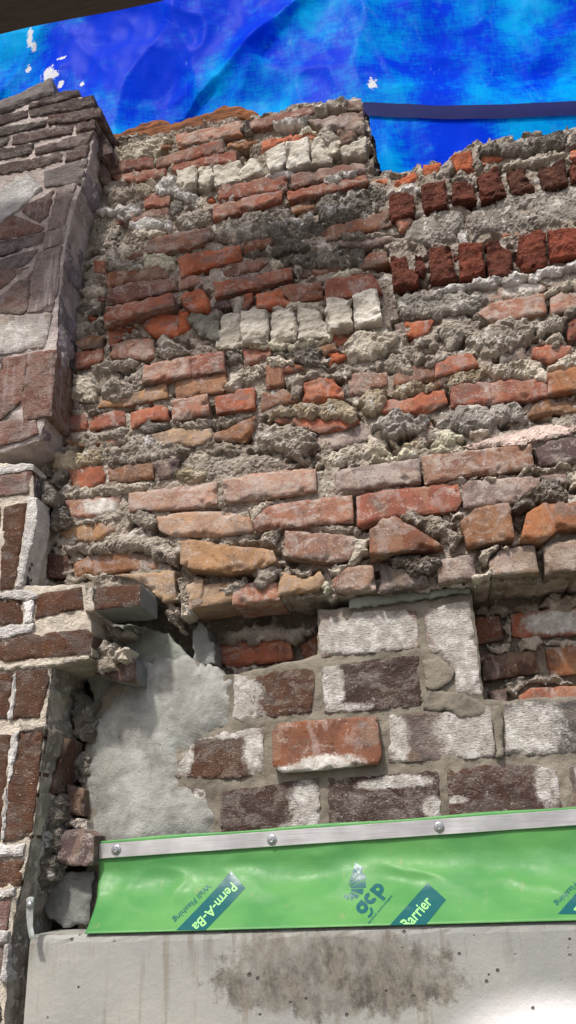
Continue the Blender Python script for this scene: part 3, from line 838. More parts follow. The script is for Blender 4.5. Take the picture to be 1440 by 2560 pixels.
P f 100 PB -|-878,3429 -733,3440 -739,3463 -783,3470 -877,3445
P f 98 PB -|-1024,3426 -1020,3390 -955,3390 -942,3390 -880,3403 -878,3431 -959,3429
P f 100 PB -|-872,3397 -749,3389 -690,3396 -694,3431 -877,3423
P f 98 PB2 -|-1018,3380 -1014,3347 -951,3347 -824,3354 -820,3378 -954,3380
P f 102 PM -|-815,3356 -754,3346 -668,3342 -670,3376 -819,3388
P f 98 PM -|-915,3307 -747,3308 -745,3338 -915,3344
P f 98 PB2 -|-1013,3342 -1008,3298 -944,3305 -927,3307 -922,3341 -948,3342
P f 100 PM -|-736,3307 -683,3311 -685,3342 -740,3339
P f 98 PB2 -|-1008,3304 -1004,3262 -941,3263 -852,3262 -851,3300 -866,3301 -945,3305
P f 100 PM2 -|-843,3257 -723,3254 -700,3265 -686,3301 -847,3281
P f 98 PM -|-1001,3247 -997,3211 -932,3211 -830,3207 -767,3219 -765,3248 -931,3246
P f 100 PM2 -|-759,3212 -701,3214 -695,3258 -757,3251
P c 99 GW -|-987,3157 -972,3035 -915,3042 -858,3090 -813,3137 -857,3195 -928,3158
P f 98 PG2 -|-808,3139 -771,3136 -711,3127 -697,3211 -816,3193
P f 98 PP -|-863,3073 -810,3022 -788,3047 -779,3127 -861,3087
P f 98 PL -|-783,3036 -787,2990 -745,3004 -722,3135 -775,3127
P f 98 PP2 -|-976,3042 -970,2991 -911,2993 -806,2995 -796,3007 -887,3067 -916,3044
P f 98 PV -|-968,2982 -962,2931 -905,2938 -795,2959 -794,2993 -910,2989
P f 98 PL -|-794,2937 -743,2946 -739,3004 -795,2994
P f 98 PV -|-961,2922 -956,2877 -899,2885 -824,2903 -808,2943 -903,2929
P f 99 PL -|-817,2757 -756,2750 -745,2808 -748,2892 -745,2940 -807,2934 -816,2882
P f 98 PP2 -|-957,2890 -948,2814 -893,2840 -826,2892 -899,2892
P f 98 PP -|-946,2799 -943,2775 -885,2768 -827,2752 -816,2767 -815,2879 -891,2818
P f 99 PWH lime|-940,2764 -927,2656 -872,2648 -857,2650 -764,2648 -754,2743 -884,2758
P f 102 PP2 -|-862,2470 -851,2473 -805,2519 -802,2639 -863,2637
P f 102 PP2 -|-805,2511 -797,2465 -733,2471 -732,2639 -803,2639
P f 102 PP -|-912,2470 -861,2475 -864,2638 -934,2641
P f 100 PP2 -|-897,2416 -844,2412 -797,2417 -760,2431 -767,2463 -802,2469 -851,2472 -903,2468
P f 100 PP2 -|-885,2337 -878,2288 -830,2289 -767,2290 -768,2314 -764,2342 -835,2340
P c 103 W -|-885,2357 -883,2338 -834,2339 -762,2341 -762,2351 -790,2361 -836,2357
P f 100 PR -|-808,2083 -778,2085 -768,2270 -821,2267
P f 100 PR -|-866,2087 -814,2084 -827,2266 -889,2265
P c 105 W -|-766,2163 -774,2084 -760,2083 -743,2211 -745,2275 -765,2279
P c 105 W -|-850,2083 -848,2071 -802,2066 -728,2056 -723,2068 -757,2077 -803,2080
P c 105 W -|-750,2012 -732,2012 -730,2055 -751,2058
P c 105 W -|-841,2009 -838,1990 -793,1986 -778,1988 -731,1995 -727,2010 -795,2008
P f 100 PR -|-851,2069 -844,2016 -799,2012 -754,2014 -757,2064 -805,2066
P f 101 PR -|-728,2020 -630,2030 -636,2074 -731,2068
P f 106 PR side|-606,2023 -514,2023 -514,2066 -607,2069
P c 104 TL -|-623,2023 -608,2024 -610,2069 -625,2064
P f 100 PR -|-841,1985 -835,1941 -790,1940 -611,1942 -607,1977 -619,1990 -748,1989 -795,1982
P f 100 PR -|-832,1919 -822,1834 -778,1833 -764,1834 -763,1916 -788,1917
P f 100 PR -|-755,1832 -701,1830 -690,1897 -692,1919 -757,1920
P c 105 W -|-761,1832 -752,1831 -753,1912 -760,1912
P c 103 L1 -|-833,1935 -831,1925 -787,1924 -665,1924 -607,1932 -615,1937 -692,1933 -788,1934
P f 100 PR -|-818,1808 -795,1623 -757,1623 -755,1804 -775,1806
P f 100 PR -|-749,1717 -751,1623 -700,1627 -693,1773 -694,1808 -739,1807
P c 105 W -|-753,1730 -755,1625 -749,1625 -749,1717 -740,1766 -737,1806 -752,1803
P c 103 L1 -|-734,1810 -690,1811 -692,1822 -740,1823
P c 103 W -|-793,1621 -791,1599 -750,1598 -708,1601 -708,1618 -753,1619
P f 100 PO -|-792,1595 -786,1552 -747,1552 -711,1553 -710,1594 -751,1594
P c 105 W -|-783,1549 -782,1538 -742,1537 -718,1538 -718,1551 -743,1548
P f 100 PP -|-784,1532 -778,1485 -739,1485 -728,1486 -726,1537 -744,1532
P c 105 W -|-773,1468 -734,1467 -724,1468 -724,1484 -736,1485 -775,1486
P f 100 PP -|-769,1415 -731,1416 -732,1466 -737,1465 -776,1465
P c 105 W -|-727,1416 -724,1412 -718,1414 -724,1467 -729,1467
P f 98 PB -|-762,1348 -722,1348 -732,1409 -770,1408
P s 34 DGs -|-777,2698 -748,2653 -727,2633 -731,2706 -777,2747
P b 40 DB -|-760,2573 -741,2461 -729,2530 -725,2621 -752,2653
P b 60 DB -|-691,3392 -666,3349 -670,3376 -693,3430
P b 60 DV -|-706,3312 -683,3253 -650,3257 -653,3283 -707,3396
P b 40 DV -|-730,3298 -688,3197 -671,3208 -674,3234 -717,3347
P m 70 DGm -|-748,2280 -725,2281 -738,2316 -779,2369 -782,2298
P m 40 DGm -|-746,2243 -720,2237 -705,2255 -717,2286 -754,2294
P m 8 DGm -|-683,1806 -647,1796 -637,1822 -641,1877 -690,1900
P m -12 DGm -|-684,1726 -657,1714 -637,1718 -642,1766 -667,1788 -688,1784
P b 10 DB -|-681,1671 -646,1662 -648,1710 -679,1719
P m 20 TG -|-694,1644 -627,1642 -633,1654 -690,1666
P b 36 DV -|-684,1588 -653,1580 -610,1578 -611,1627 -636,1640 -680,1640
P c 0 CS -|-714,1508 -676,1480 -626,1488 -625,1568 -669,1567 -705,1561 -722,1531
P b 54 DB side|-561,1893 -536,1889 -537,1927 -555,1948 -583,1922 -623,1914
P m 92 L1 -|-565,1927 -545,1925 -538,1946 -569,1949
P m 70 TG -|-624,1942 -616,1913 -576,1919 -579,1971 -620,1969
P b 50 DB -|-686,1768 -698,1703 -686,1697 -673,1777 -666,1797 -685,1801
P m 45 DGm -|-703,1633 -716,1598 -678,1596 -676,1648 -672,1702 -705,1693
P m 60 LG -|-699,1615 -680,1616 -685,1642 -713,1648
P m 50 DGm -|-733,1544 -700,1538 -681,1565 -682,1612 -731,1609
P c -25 CG -|-672,1928 -651,1871 -599,1902 -566,1934 -450,1935 -463,1959 -501,1999 -566,2024 -670,2039
P m 30 TG -|-622,1976 -580,1981 -556,1999 -636,2016
"""
for line in DATA.strip().split('\n'):
    head, body = line.split('|')
    own, kind, d, code, opts = head.split()
    par = wall if own == 'W' else pier
    d = float(d)
    opts = opts.split('+')
    poly = [tuple(map(float, t.split(','))) for t in body.split()]
    col = colour(code)
    area = abs(sum(poly[i - 1][0] * poly[i][1] - poly[i][0] * poly[i - 1][1] for i in range(len(poly)))) / 2
    size = math.sqrt(area)
    lime, tilt = None, (random.uniform(-5, 5), random.uniform(-4, 3))
    for o_ in opts:
        if o_.startswith('lime='):
            lime = [tuple(map(float, b.split(','))) for b in o_[5:].split(';')]
        elif o_ == 'lime':
            cx_, cz_ = sum(p[0] for p in poly) / len(poly), sum(p[1] for p in poly) / len(poly)
            lime = [(cx_ + random.uniform(-20, 20), cz_, size * .6, size * .25)]
        elif o_ == 'wave':
            cx_ = sum(p[0] for p in poly) / len(poly)
            zl = min(p[1] for p in poly)
            lime = [(cx_ + 8, zl + 8, 62, 17), (cx_ - 70, zl, 50, 10)]
        elif o_.startswith('tilt='):
            tilt = tuple(map(float, o_[5:].split(',')))
    st = 4.0 if size < 60 else 5.0
    if kind == 'b':
        if 'rough' in opts:
            slab('brick', par, poly, d, 95, M_HEAD if code in ('O', 'OB') and size < 55 else M_BRICK, col, step=3.5, edge=6, noises=((28, 6), (11, 4)), jit=2.5, chip=6, tilt=tilt)
        else:
            slab('brick', par, poly, d if d < -50 else max(d, 7), 105, M_BRICK, col, step=4.0, edge=3.2, noises=((60, 2.0), (18, 0.9)), jit=0.9, chip=9, tilt=tilt, lime=lime, side_mat=M_SKIN if 'side' in opts else None)
    elif kind == 'h':
        slab('brick', par, poly, d, 95, M_HEAD, col, step=4, edge=3.5, noises=((30, 6), (12, 4)), jit=1.8, chip=8, tilt=tilt, facet=True)
    elif kind == 's':
        slab('stone', par, poly, d + random.uniform(2, 9), 80, M_STONE, col, step=4.5, edge=3, noises=((45, 9), (14, 3.5)), jit=2.6, chip=12, tilt=(tilt[0] * 2, tilt[1] * 2), facet=True)
    elif kind == 'f':
        dp = 100 if own == 'P' else 85
        slab('brick', par, poly, d, dp, M_FACE, col, step=3.5, edge=2.6, noises=((40, 1.5), (9, 1.4)), jit=1.0 if own == 'P' else 1.9, chip=4, tilt=(tilt[0] * .3, tilt[1] * .3), lime=lime, side_mat=M_SKIN if 'side' in opts else None)
    elif kind == 'm':
        if 'flat' in opts:
            slab('mortar_lump', par, poly, d, 50, M_MORTAR, col, step=3.2, edge=0, noises=((60, 6), (22, 4)), jit=5, dome=10, domer=5, crumb=((14, 3), (6, 3)), facet=True)
        elif 'slope' in opts:
            slab('mortar_lump', par, poly, d - 6, 70, M_MORTAR, col, step=4, edge=0, noises=((50, 5), (14, 4)), jit=5, dome=10, domer=6, tilt=(0, -45), crumb=((12, 3), (6, 3)), facet=True)
        else:
            slab('mortar_lump', par, poly, d + 3, 60, M_MORTAR, col, step=2.6, edge=0, noises=((45, 5), (18, 3.5)), jit=7, dome=min(12, 6 + size * .08), domer=max(3.5, size * .05), pits=9, crumb=((16, 3), (7.5, 2.4), (3.8, 2.4)), facet=True)
    elif kind == 'c':
        if 'parge' in opts:
            slab('cement_patch', par, poly, d, 60, M_CEMENT, col, step=4, edge=0, noises=((80, 4), (34, 2), (9, 0.6)), jit=8, dome=12, domer=16, crumb=((9, 0.6),))
        else:
            slab('cement_patch' if own == 'W' else 'pointing', par, poly, d, 60, M_CEMENT if code[0] == 'C' else M_MORTAR, col, step=3.2, edge=3, noises=((30, 2.5), (9, 1.5)), jit=3, facet=code[0] != 'C')

# the wall and the pier go on in plain courses beyond the edges of the photograph
def course(par, x0, x1, z, h, d, mat, codes, length, depth):
    x = x0
    while x < x1 - 40:
        w = min(length * random.choice((1, 1, 1, 0.5)) + random.uniform(-6, 6), x1 - x)
        q = [(x, z), (x + w - 10, z + random.uniform(-3, 3)), (x + w - 10, z + h), (x, z + h + random.uniform(-3, 3))]
        slab('brick', par, q, d + random.uniform(-4, 10) * (1 if mat is M_BRICK else 0.2), depth, mat, colour(random.choice(codes)), step=7, edge=3.2, noises=((60, 2.0), (18, 1.0)), jit=0.9, chip=6)
        x += w
def frame_right(z):
    return 190 + (z - 1470) * 0.185
z = 2075
while z < 3060:
    course(wall, frame_right(z) + 215 + random.uniform(0, 60), 1095, z, 54, 14, M_BRICK, ('R', 'RB', 'RG', 'OB', 'G', 'RP', 'RO'), 205, 100)
    z += 67
z = 1560
while z < 1830:
    course(wall, frame_right(z) + 235 + (z % 3) * 20, 1095, z, 84, -14, M_FACE, ('FD', 'FB', 'FM', 'FG'), 200, 85)
    z += 98
z = 80
while z < 3350:
    left_x = -1000 * (0.735 + max(0, z / 1000 - 1.4) * 0.118) - 62
    course(pier, -1345 + (z // 67 % 2) * 60, left_x if z > 1340 else left_x + 66, z, 56, 99, M_FACE, ('PR', 'PO', 'PP', 'PM'), 205, 95)
    z += 67

def strip(name, parent, fr, bk, mat, col):
    # broken side face of the pier, from its front arris (fr) back to the wall behind (bk); points are (x, z) in mm
    fr, bk = np.array(fr, float), np.array(bk, float)
    L = np.concatenate([[0], np.cumsum(np.hypot(*(np.diff(fr, axis=0).T)))])
    n, m = int(L[-1] / 4), 26
    t_ = np.linspace(0, L[-1], n + 1)
    F = np.stack([np.interp(t_, L, fr[:, 0]), np.full(n + 1, -91.0), np.interp(t_, L, fr[:, 1])], 1)
    B = np.stack([np.interp(t_, L, bk[:, 0]), np.full(n + 1, 8.0), np.interp(t_, L, bk[:, 1])], 1)
    SEED[0] += 1
    q = np.linspace(0, 1, m + 1)[None, :, None]
    V = F[:, None] * (1 - q) + B[:, None] * q
    nz = 9 * fbm(V[..., 1] / 40, V[..., 2] / 60, SEED[0], 3) + 3.5 * fbm(V[..., 1] / 12, V[..., 2] / 12, SEED[0] + 3, 2) + 9 * np.floor(2.2 * vnoise(V[..., 2] / 64, V[..., 1] / 400, SEED[0] + 9)) / 2
    V[..., 0] += nz * np.sin(np.pi * np.clip(q[..., 0] * 1.6 + .1, 0, .5)) + 3
    c0 = V.reshape(-1, 3).mean(0)
    fs = [(i * (m + 1) + j, i * (m + 1) + j + 1, (i + 1) * (m + 1) + j + 1, (i + 1) * (m + 1) + j) for i in range(n) for j in range(m)]
    o = link(name, make_mesh(name, (V.reshape(-1, 3) - c0) / 1000, fs, True), mat, parent, tuple(c0 / 1000))
    o.color = col
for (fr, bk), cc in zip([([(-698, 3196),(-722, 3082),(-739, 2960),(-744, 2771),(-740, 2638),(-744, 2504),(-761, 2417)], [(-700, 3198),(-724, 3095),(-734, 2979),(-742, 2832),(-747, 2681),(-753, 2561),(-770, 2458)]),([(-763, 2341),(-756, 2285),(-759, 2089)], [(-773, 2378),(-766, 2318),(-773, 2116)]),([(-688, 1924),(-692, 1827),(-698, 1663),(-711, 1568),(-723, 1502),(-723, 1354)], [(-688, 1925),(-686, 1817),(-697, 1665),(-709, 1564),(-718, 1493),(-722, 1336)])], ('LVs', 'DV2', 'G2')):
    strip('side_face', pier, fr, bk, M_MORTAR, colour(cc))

# ------------------------------------------------------------------ loose things on the wall top
wm = Nodes('orange_brown_timber')
v = wm.coords(False)
g = wm.noise(wm.scaled(v, (1, 6, 14)), 9, 5, 0.65, 0.4)
c = wm.mix(wm.step(g, 0.35, 0.68), lin((80, 48, 30)), lin((146, 92, 54)))
c = wm.mix(wm.step(wm.noise(v, 40, 3), 0.62, 0.72, 0, 0.5), c, (0.05, 0.03, 0.02))
wood = wm.finish(wm.bsdf(c, 0.8, wm.bump(g, 0.006, 0.8), 0.2))
o = slab('wooden_board', None, [(-702, 3432),(-670, 3435),(-601, 3456),(-555, 3453),(-530, 3438),(-524, 3426),(-463, 3442),(-407, 3447),(-367, 3457),(-328, 3444),(-285, 3412),(-269, 3390),(-329, 3390),(-463, 3386),(-553, 3384),(-616, 3399),(-687, 3389)], -25, 90, wood, None, step=5, edge=6, noises=((60, 6), (15, 3)), jit=2)
tag(o, 'warped orange brown board lying on top of the broken wall', 'board')
o = slab('coping_block', None, [(-1023, 3463),(-962, 3482),(-820, 3527),(-805, 3461),(-870, 3460),(-956, 3428),(-1017, 3413)], 104, 120, M_STONE, colour('DGs'), step=6, edge=6, noises=((50, 4), (15, 2)), jit=2, chip=6)
o.color = lin((118, 112, 112)) + (0,)
tag(o, 'grey slanted block lying on top of the brick pier against the blue tarp', 'block')

# ------------------------------------------------------------------ concrete block
cm = Nodes('cast_concrete')
v = cm.coords(False)
n1, n2, n3 = cm.noise(v, 5, 5, 0.6), cm.noise(v, 60, 4, 0.65), cm.noise(v, 300, 3, 0.6)
c = cm.mix(cm.step(n1, 0.3, 0.7), lin((150, 152, 149), .88), lin((172, 171, 164), .88))
c = cm.mix(cm.step(n2, 0.5, 0.75, 0, 0.35), c, lin((150, 146, 136)))
streak = cm.noise(cm.scaled(v, (1, 1, 0.06)), 42, 4, 0.65)
sep = cm.t.nodes.new('ShaderNodeSeparateXYZ')
cm.put(sep.inputs[0], v)
# weather stain across the middle of the block with runs below it
ex = cm.math('DIVIDE', cm.math('SUBTRACT', sep.outputs[0], -0.185), 0.19)
ez = cm.math('DIVIDE', cm.math('SUBTRACT', sep.outputs[2], 1.412), 0.058)
r2 = cm.math('SQRT', cm.math('ADD', cm.math('MULTIPLY', ex, ex), cm.math('MULTIPLY', ez, ez)))
sv = cm.math('ADD', cm.math('SUBTRACT', 1.25, r2), cm.math('ADD', cm.math('MULTIPLY', cm.noise(v, 34, 7, 0.8), 1.5), cm.math('MULTIPLY', streak, 0.5)))
sm = cm.step(sv, 1.12, 1.40)
grit = cm.mix(cm.step(cm.noise(cm.scaled(v, (1, 1, 0.6)), 45, 6, 0.85), 0.38, 0.62), lin((76, 72, 66)), lin((124, 119, 108)))
c = cm.mix(cm.math('MULTIPLY', sm, cm.step(cm.noise(v, 14, 5, 0.7), 0.30, 0.62, 0.40, 0.95)), c, grit)
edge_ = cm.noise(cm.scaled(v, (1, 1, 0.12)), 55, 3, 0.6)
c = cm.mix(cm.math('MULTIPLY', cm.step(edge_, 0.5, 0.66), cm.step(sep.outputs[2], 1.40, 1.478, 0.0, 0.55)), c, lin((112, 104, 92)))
runs = cm.math('MULTIPLY', cm.step(cm.noise(cm.scaled(v, (1, 1, 0.03)), 60, 3, 0.6), 0.58, 0.68), cm.step(cm.noise(v, 6, 3), 0.42, 0.6))
c = cm.mix(cm.math('MULTIPLY', runs, 0.55), c, lin((120, 112, 98)))
# soft white glare painted into the concrete colour, low on the right
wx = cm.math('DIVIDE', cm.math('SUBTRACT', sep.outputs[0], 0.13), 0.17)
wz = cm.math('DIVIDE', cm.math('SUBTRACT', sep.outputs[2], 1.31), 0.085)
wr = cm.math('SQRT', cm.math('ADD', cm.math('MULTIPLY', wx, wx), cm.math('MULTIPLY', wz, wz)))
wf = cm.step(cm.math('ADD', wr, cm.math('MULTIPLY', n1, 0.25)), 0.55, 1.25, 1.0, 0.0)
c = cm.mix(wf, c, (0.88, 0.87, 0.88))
vor = cm.node('ShaderNodeTexVoronoi', 0, ins={'Vector': v, 'Scale': 46.0, 'Randomness': 1.0})
pit = cm.math('MULTIPLY', cm.step(vor, 0.09, 0.15, 1.0, 0.0), cm.step(cm.noise(v, 17, 2, 0.5), 0.48, 0.56))
vor2 = cm.node('ShaderNodeTexVoronoi', 0, ins={'Vector': v, 'Scale': 21.0})
pit = cm.math('MAXIMUM', pit, cm.math('MULTIPLY', cm.step(vor2, 0.055, 0.09, 1.0, 0.0), cm.step(cm.noise(v, 9, 2, 0.5), 0.5, 0.56)))
c = cm.mix(cm.math('MULTIPLY', pit, 0.85), c, (0.07, 0.065, 0.06))
h = cm.math('SUBTRACT', cm.math('ADD', cm.math('MULTIPLY', n2, 0.9), cm.math('MULTIPLY', n3, 0.3)), cm.math('MULTIPLY', pit, 2.0))
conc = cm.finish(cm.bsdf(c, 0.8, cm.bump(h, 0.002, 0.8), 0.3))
bx0, bx1, bz1 = -0.692, 1.1, 1.4765
bm = bmesh.new()
n_ = 90
top, bot = [], []
for i in range(n_ + 1):
    x = bx0 + (bx1 - bx0) * i / n_
    wz_ = 0.0016 * math.sin(i * 1.7) * math.sin(i * 0.53) + 0.0012 * random.uniform(-1, 1)
    ring = [(x, 0.10, 0.0), (x, -0.085, 0.0), (x, -0.085, bz1 - 0.012 + wz_), (x, -0.0835 + wz_, bz1 - 0.004 + wz_), (x, -0.078, bz1 + wz_ * .4), (x, 0.10, bz1)]
    top.append([bm.verts.new(p) for p in ring])
for a, b in zip(top[:-1], top[1:]):
    for k in range(6):
        k2 = (k + 1) % 6
        bm.faces.new((a[k], b[k], b[k2], a[k2]))
bm.faces.new(top[0])
bm.faces.new(list(reversed(top[-1])))
bmesh.ops.recalc_face_normals(bm, faces=bm.faces)
me = bpy.data.meshes.new('concrete_block')
bm.to_mesh(me)
bm.free()
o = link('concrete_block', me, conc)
tag(o, 'long grey concrete block with dark weather stain below the green flashing', 'concrete block')

# ------------------------------------------------------------------ green flashing membrane
MEM = {'x0': -0.6189, 'z0': 1.6195, 'x1': 0.2225, 'z1': 1.6389, 'xl_bot': -0.5948}
ZB = 1.4785
def ztop(x):
    return MEM['z0'] + (MEM['z1'] - MEM['z0']) * (x - MEM['x0']) / (MEM['x1'] - MEM['x0'])
def mem_y(x, z):
    x, z = np.asarray(x, float), np.asarray(z, float)
    s = np.clip((ztop(x) - z) / (ztop(x) - ZB), 0, 1)
    q = np.clip((s - .35) / .65, 0, 1)
    w = np.clip((s - 0.22) * 3, 0, 1) * np.clip((1 - s) * 4, 0.1, 1)
    wr_ = 0.0045 * fbm(x * 8, z * 15, 3, 2) + 0.005 * (0.4 - np.abs(fbm(x * 11 + z * 9, z * 17 - x * 4, 8, 2)) * 2)
    return -.007 - .081 * q ** 1.7 - w * wr_
nu, nv = 380, 44
verts, faces = [], []
for i in range(nu + 1):
    for j in range(nv + 1):
        s = j / nv
        xl = MEM['x0'] + (MEM['xl_bot'] - MEM['x0']) * s
        x = xl + (1.08 - xl) * i / nu
        z = ztop(x) + (ZB - ztop(x)) * s + (0.0012 * math.sin(x * 23) * (1 - s) if j == 0 else 0)
        verts.append((x, float(mem_y(x, z)), z))
faces = [(i * (nv + 1) + j, i * (nv + 1) + j + 1, (i + 1) * (nv + 1) + j + 1, (i + 1) * (nv + 1) + j) for i in range(nu) for j in range(nv)]
fm = Nodes('green_polyethylene')
v = fm.coords(False)
c = fm.mix(fm.step(fm.noise(fm.scaled(v, (1, 1, 2)), 7, 3), 0.35, 0.65), lin((80, 150, 84), .74), lin((100, 166, 92), .74))
c = fm.mix(0.0, c, c)
c = fm.mix(fm.step(fm.noise(v, 30, 4, 0.7), 0.68, 0.78, 0, 0.4), c, lin((150, 150, 90)))
c = fm.mix(fm.step(fm.noise(v, 45, 5, 0.75), 0.55, 0.75, 0, 0.10), c, lin((170, 176, 150)))
c = fm.mix(fm.step(fm.noise(fm.scaled(v, (1, 1, 0.2)), 34, 4, 0.7), 0.62, 0.70, 0, 0.3), c, lin((150, 140, 110)))
green = fm.finish(fm.bsdf(c, fm.step(fm.noise(v, 60, 4, 0.7), 0.3, 0.7, 0.40, 0.55), fm.bump(fm.noise(fm.scaled(v, (1, 1, 1.4)), 30, 3, 0.6), 0.0016, 0.6), 0.3))
me = make_mesh('wall_flashing', verts, faces, True)
fl = link('wall_flashing', me, green)
sol = fl.modifiers.new('thickness', 'SOLIDIFY')
sol.thickness = 0.001
sol.offset = -1
tag(fl, 'bright green printed wall flashing sheet under the metal bar', 'flashing')

teal = mat_plain('teal_print', lin((8, 84, 88)), 0.35, 0, 0.5, 0.08, 20)
lime_print = mat_plain('pale_green_print', lin((150, 218, 130)), 0.4, 0, 0.5, 0.05, 20)

def on_sheet(name, me2, mat, off):
    """lay a flat mesh (x, z in metres in its first and third coordinate) onto the sheet"""
    b = bmesh.new()
    b.from_mesh(me2)
    for _ in range(5):
        long_ = [e for e in b.edges if e.calc_length() > 0.006]
        if not long_:
            break
        bmesh.ops.subdivide_edges(b, edges=long_, cuts=1)
        bmesh.ops.triangulate(b, faces=b.faces)
    for vt in b.verts:
        vt.co.y = float(mem_y(vt.co.x, vt.co.z)) - off
    b.normal_update()
    for f in b.faces:
        if f.normal.y > 0:
            f.normal_flip()
    b.to_mesh(me2)
    b.free()
    return link(name, me2, mat, fl)

for q in [[(-366.7, 1561.4),(-337.6, 1534.8),(-389.8, 1478.5),(-439.3, 1479.5)], [(264.3, 1563.2),(279.0, 1538.5),(200.4, 1485.2),(158.1, 1486.3)], [(-32.8, 1532.4),(-5.9, 1509.0),(-39.7, 1478.1),(-95.5, 1478.5)]]:
    me2 = make_mesh('print_band', [(x / 1000, 0, z / 1000) for x, z in q], [tuple(range(len(q)))], False)
    on_sheet('print_band', me2, teal, 0.0006)
for q in [[(-150.8, 1566.8),(-136.1, 1557.9),(-161.8, 1533.8)], [(-140.0, 1553.4),(-131.6, 1543.2),(-159.8, 1531.4),(-160.7, 1532.5)], [(-134.7, 1539.7),(-133.0, 1529.1),(-158.3, 1529.5),(-158.8, 1530.5)], [(-137.4, 1528.0),(-138.6, 1519.9),(-144.7, 1520.9),(-158.0, 1525.8),(-157.7, 1527.9)], [(-144.4, 1518.6),(-147.7, 1514.0),(-151.9, 1515.9),(-158.6, 1522.9),(-157.6, 1524.2)], [(-152.3, 1515.7),(-157.2, 1511.8),(-161.1, 1521.1),(-159.6, 1522.3)], [(-160.5, 1513.7),(-164.9, 1513.2),(-164.7, 1520.2),(-162.5, 1520.6)], [(-166.0, 1516.1),(-170.5, 1515.8),(-168.1, 1520.7),(-166.2, 1520.3)]]:
    me2 = make_mesh('logo_wedge', [(x / 1000, 0, z / 1000) for x, z in q], [tuple(range(len(q)))], False)
    on_sheet('logo_wedge', me2, teal, 0.0006)
def ring(cx, cy, r0, r1, a0, a1, n=22):
    vs_, fs_ = [], []
    for i in range(n + 1):
        a = math.radians(a0 + (a1 - a0) * i / n)
        vs_ += [(cx + r0 * math.cos(a), cy + r0 * math.sin(a)), (cx + r1 * math.cos(a), cy + r1 * math.sin(a))]
    return vs_, [(2 * i, 2 * i + 1, 2 * i + 3, 2 * i + 2) for i in range(n)]
def rect(x0, y0, x1, y1):
    return [(x0, y0), (x1, y0), (x1, y1), (x0, y1)], [(0, 1, 2, 3)]
GCP = [ring(.5, .5, .17, .5, 0, 360, 32), rect(.70, .40, 1.0, 1.0), ring(.5, -.02, .30, .50, -130, 0),
       ring(1.56, .5, .17, .5, 48, 312), rect(2.08, -.48, 2.38, 1.0), ring(2.58, .5, .17, .5, 0, 360, 32)]
for txt, style, (p0, p1, p2) in [('Perm-A-Ba', 'g', [(-363.7, 1544.2),(-415.4, 1484.9),(-350.0, 1534.4)]),('Wall Flashing', 't', [(-406.6, 1543.6),(-451.8, 1493.8),(-398.5, 1537.8)]),('Perm-A-Ba', 'g', [(260.7, 1547.2),(182.7, 1491.3),(268.2, 1538.1)]),('Wall Flashing', 't', [(223.5, 1546.6),(157.2, 1499.9),(227.9, 1541.2)]),('Barrier', 'g', [(-67.4, 1471.4),(-26.8, 1506.0),(-80.3, 1481.7)]),('gcp', 'B', [(-137.7, 1490.8),(-100.2, 1527.1),(-153.1, 1501.3)]),('applied technologies', 't', [(-128.2, 1480.5),(-90.1, 1516.4),(-130.9, 1482.3)])]:
    if style == 'B':
        for k, (vs_, fs_) in enumerate(GCP):
            e1 = ((p1[0] - p0[0]) / 3.08, (p1[1] - p0[1]) / 3.08)
            e2 = (p2[0] - p0[0], p2[1] - p0[1])
            me2 = make_mesh('lettering', [((p0[0] + a * e1[0] + b * e2[0]) / 1000, 0, (p0[1] + a * e1[1] + b * e2[1]) / 1000) for a, b in vs_], fs_, False)
            on_sheet('lettering', me2, teal, 0.0006 + 0.00012 * k)
        continue
    cu = bpy.data.curves.new('lettering', 'FONT')
    cu.body = txt
    cu.resolution_u = 3
    cu.offset = 0.045 if style == 'B' else 0.012
    tmp = bpy.data.objects.new('tmp', cu)
    COL.objects.link(tmp)
    dg = bpy.context.evaluated_depsgraph_get()
    me2 = bpy.data.meshes.new_from_object(tmp.evaluated_get(dg))
    bpy.data.objects.remove(tmp)
    me2.name = 'lettering'
    xs = [w.co.x for w in me2.vertices]
    x0_, wid = min(xs), max(xs) - min(xs)
    cap = 0.50 if style == 'B' else 0.70
    e1 = ((p1[0] - p0[0]) / wid, (p1[1] - p0[1]) / wid)
    e2 = ((p2[0] - p0[0]) / cap, (p2[1] - p0[1]) / cap)
    for w in me2.vertices:
        a, b_ = w.co.x - x0_, w.co.y
        x, z = (p0[0] + a * e1[0] + b_ * e2[0]) / 1000, (p0[1] + a * e1[1] + b_ * e2[1]) / 1000
        w.co = (x, 0, max(z, ZB + 0.0005))
    me2.materials.clear()
    on_sheet('lettering', me2, lime_print if style == 'g' else teal, 0.0011 if style == 'g' else 0.0006)

# ------------------------------------------------------------------ metal termination bar with bolts
mm = Nodes('brushed_aluminium')
v = mm.coords(False)
g = mm.noise(mm.scaled(v, (0.25, 1, 9)), 60, 3, 0.6)
c = mm.mix(mm.step(mm.noise(v, 9, 3), 0.35, 0.65), (0.50, 0.50, 0.51), (0.74, 0.74, 0.75))
alu = mm.finish(mm.bsdf(c, mm.step(g, 0.3, 0.7, 0.28, 0.45), mm.bump(g, 0.0003, 0.5), 0.5, 0.75))
pa, pb = [Vector(p) for p in [(-0.609, -0.009, 1.6018),(0.219, -0.009, 1.6217)]]
dirn = (pb - pa).normalized()
pb = pa + dirn * 1.68
bar = thing('metal_bar', 'thin aluminium bar bolted across the top of the green flashing', 'bar', tuple(pa))
bm = bmesh.new()
rings = []
nrm = Vector((0, -1, 0))
upv = Vector((-dirn.z, 0, dirn.x))
nseg = 60
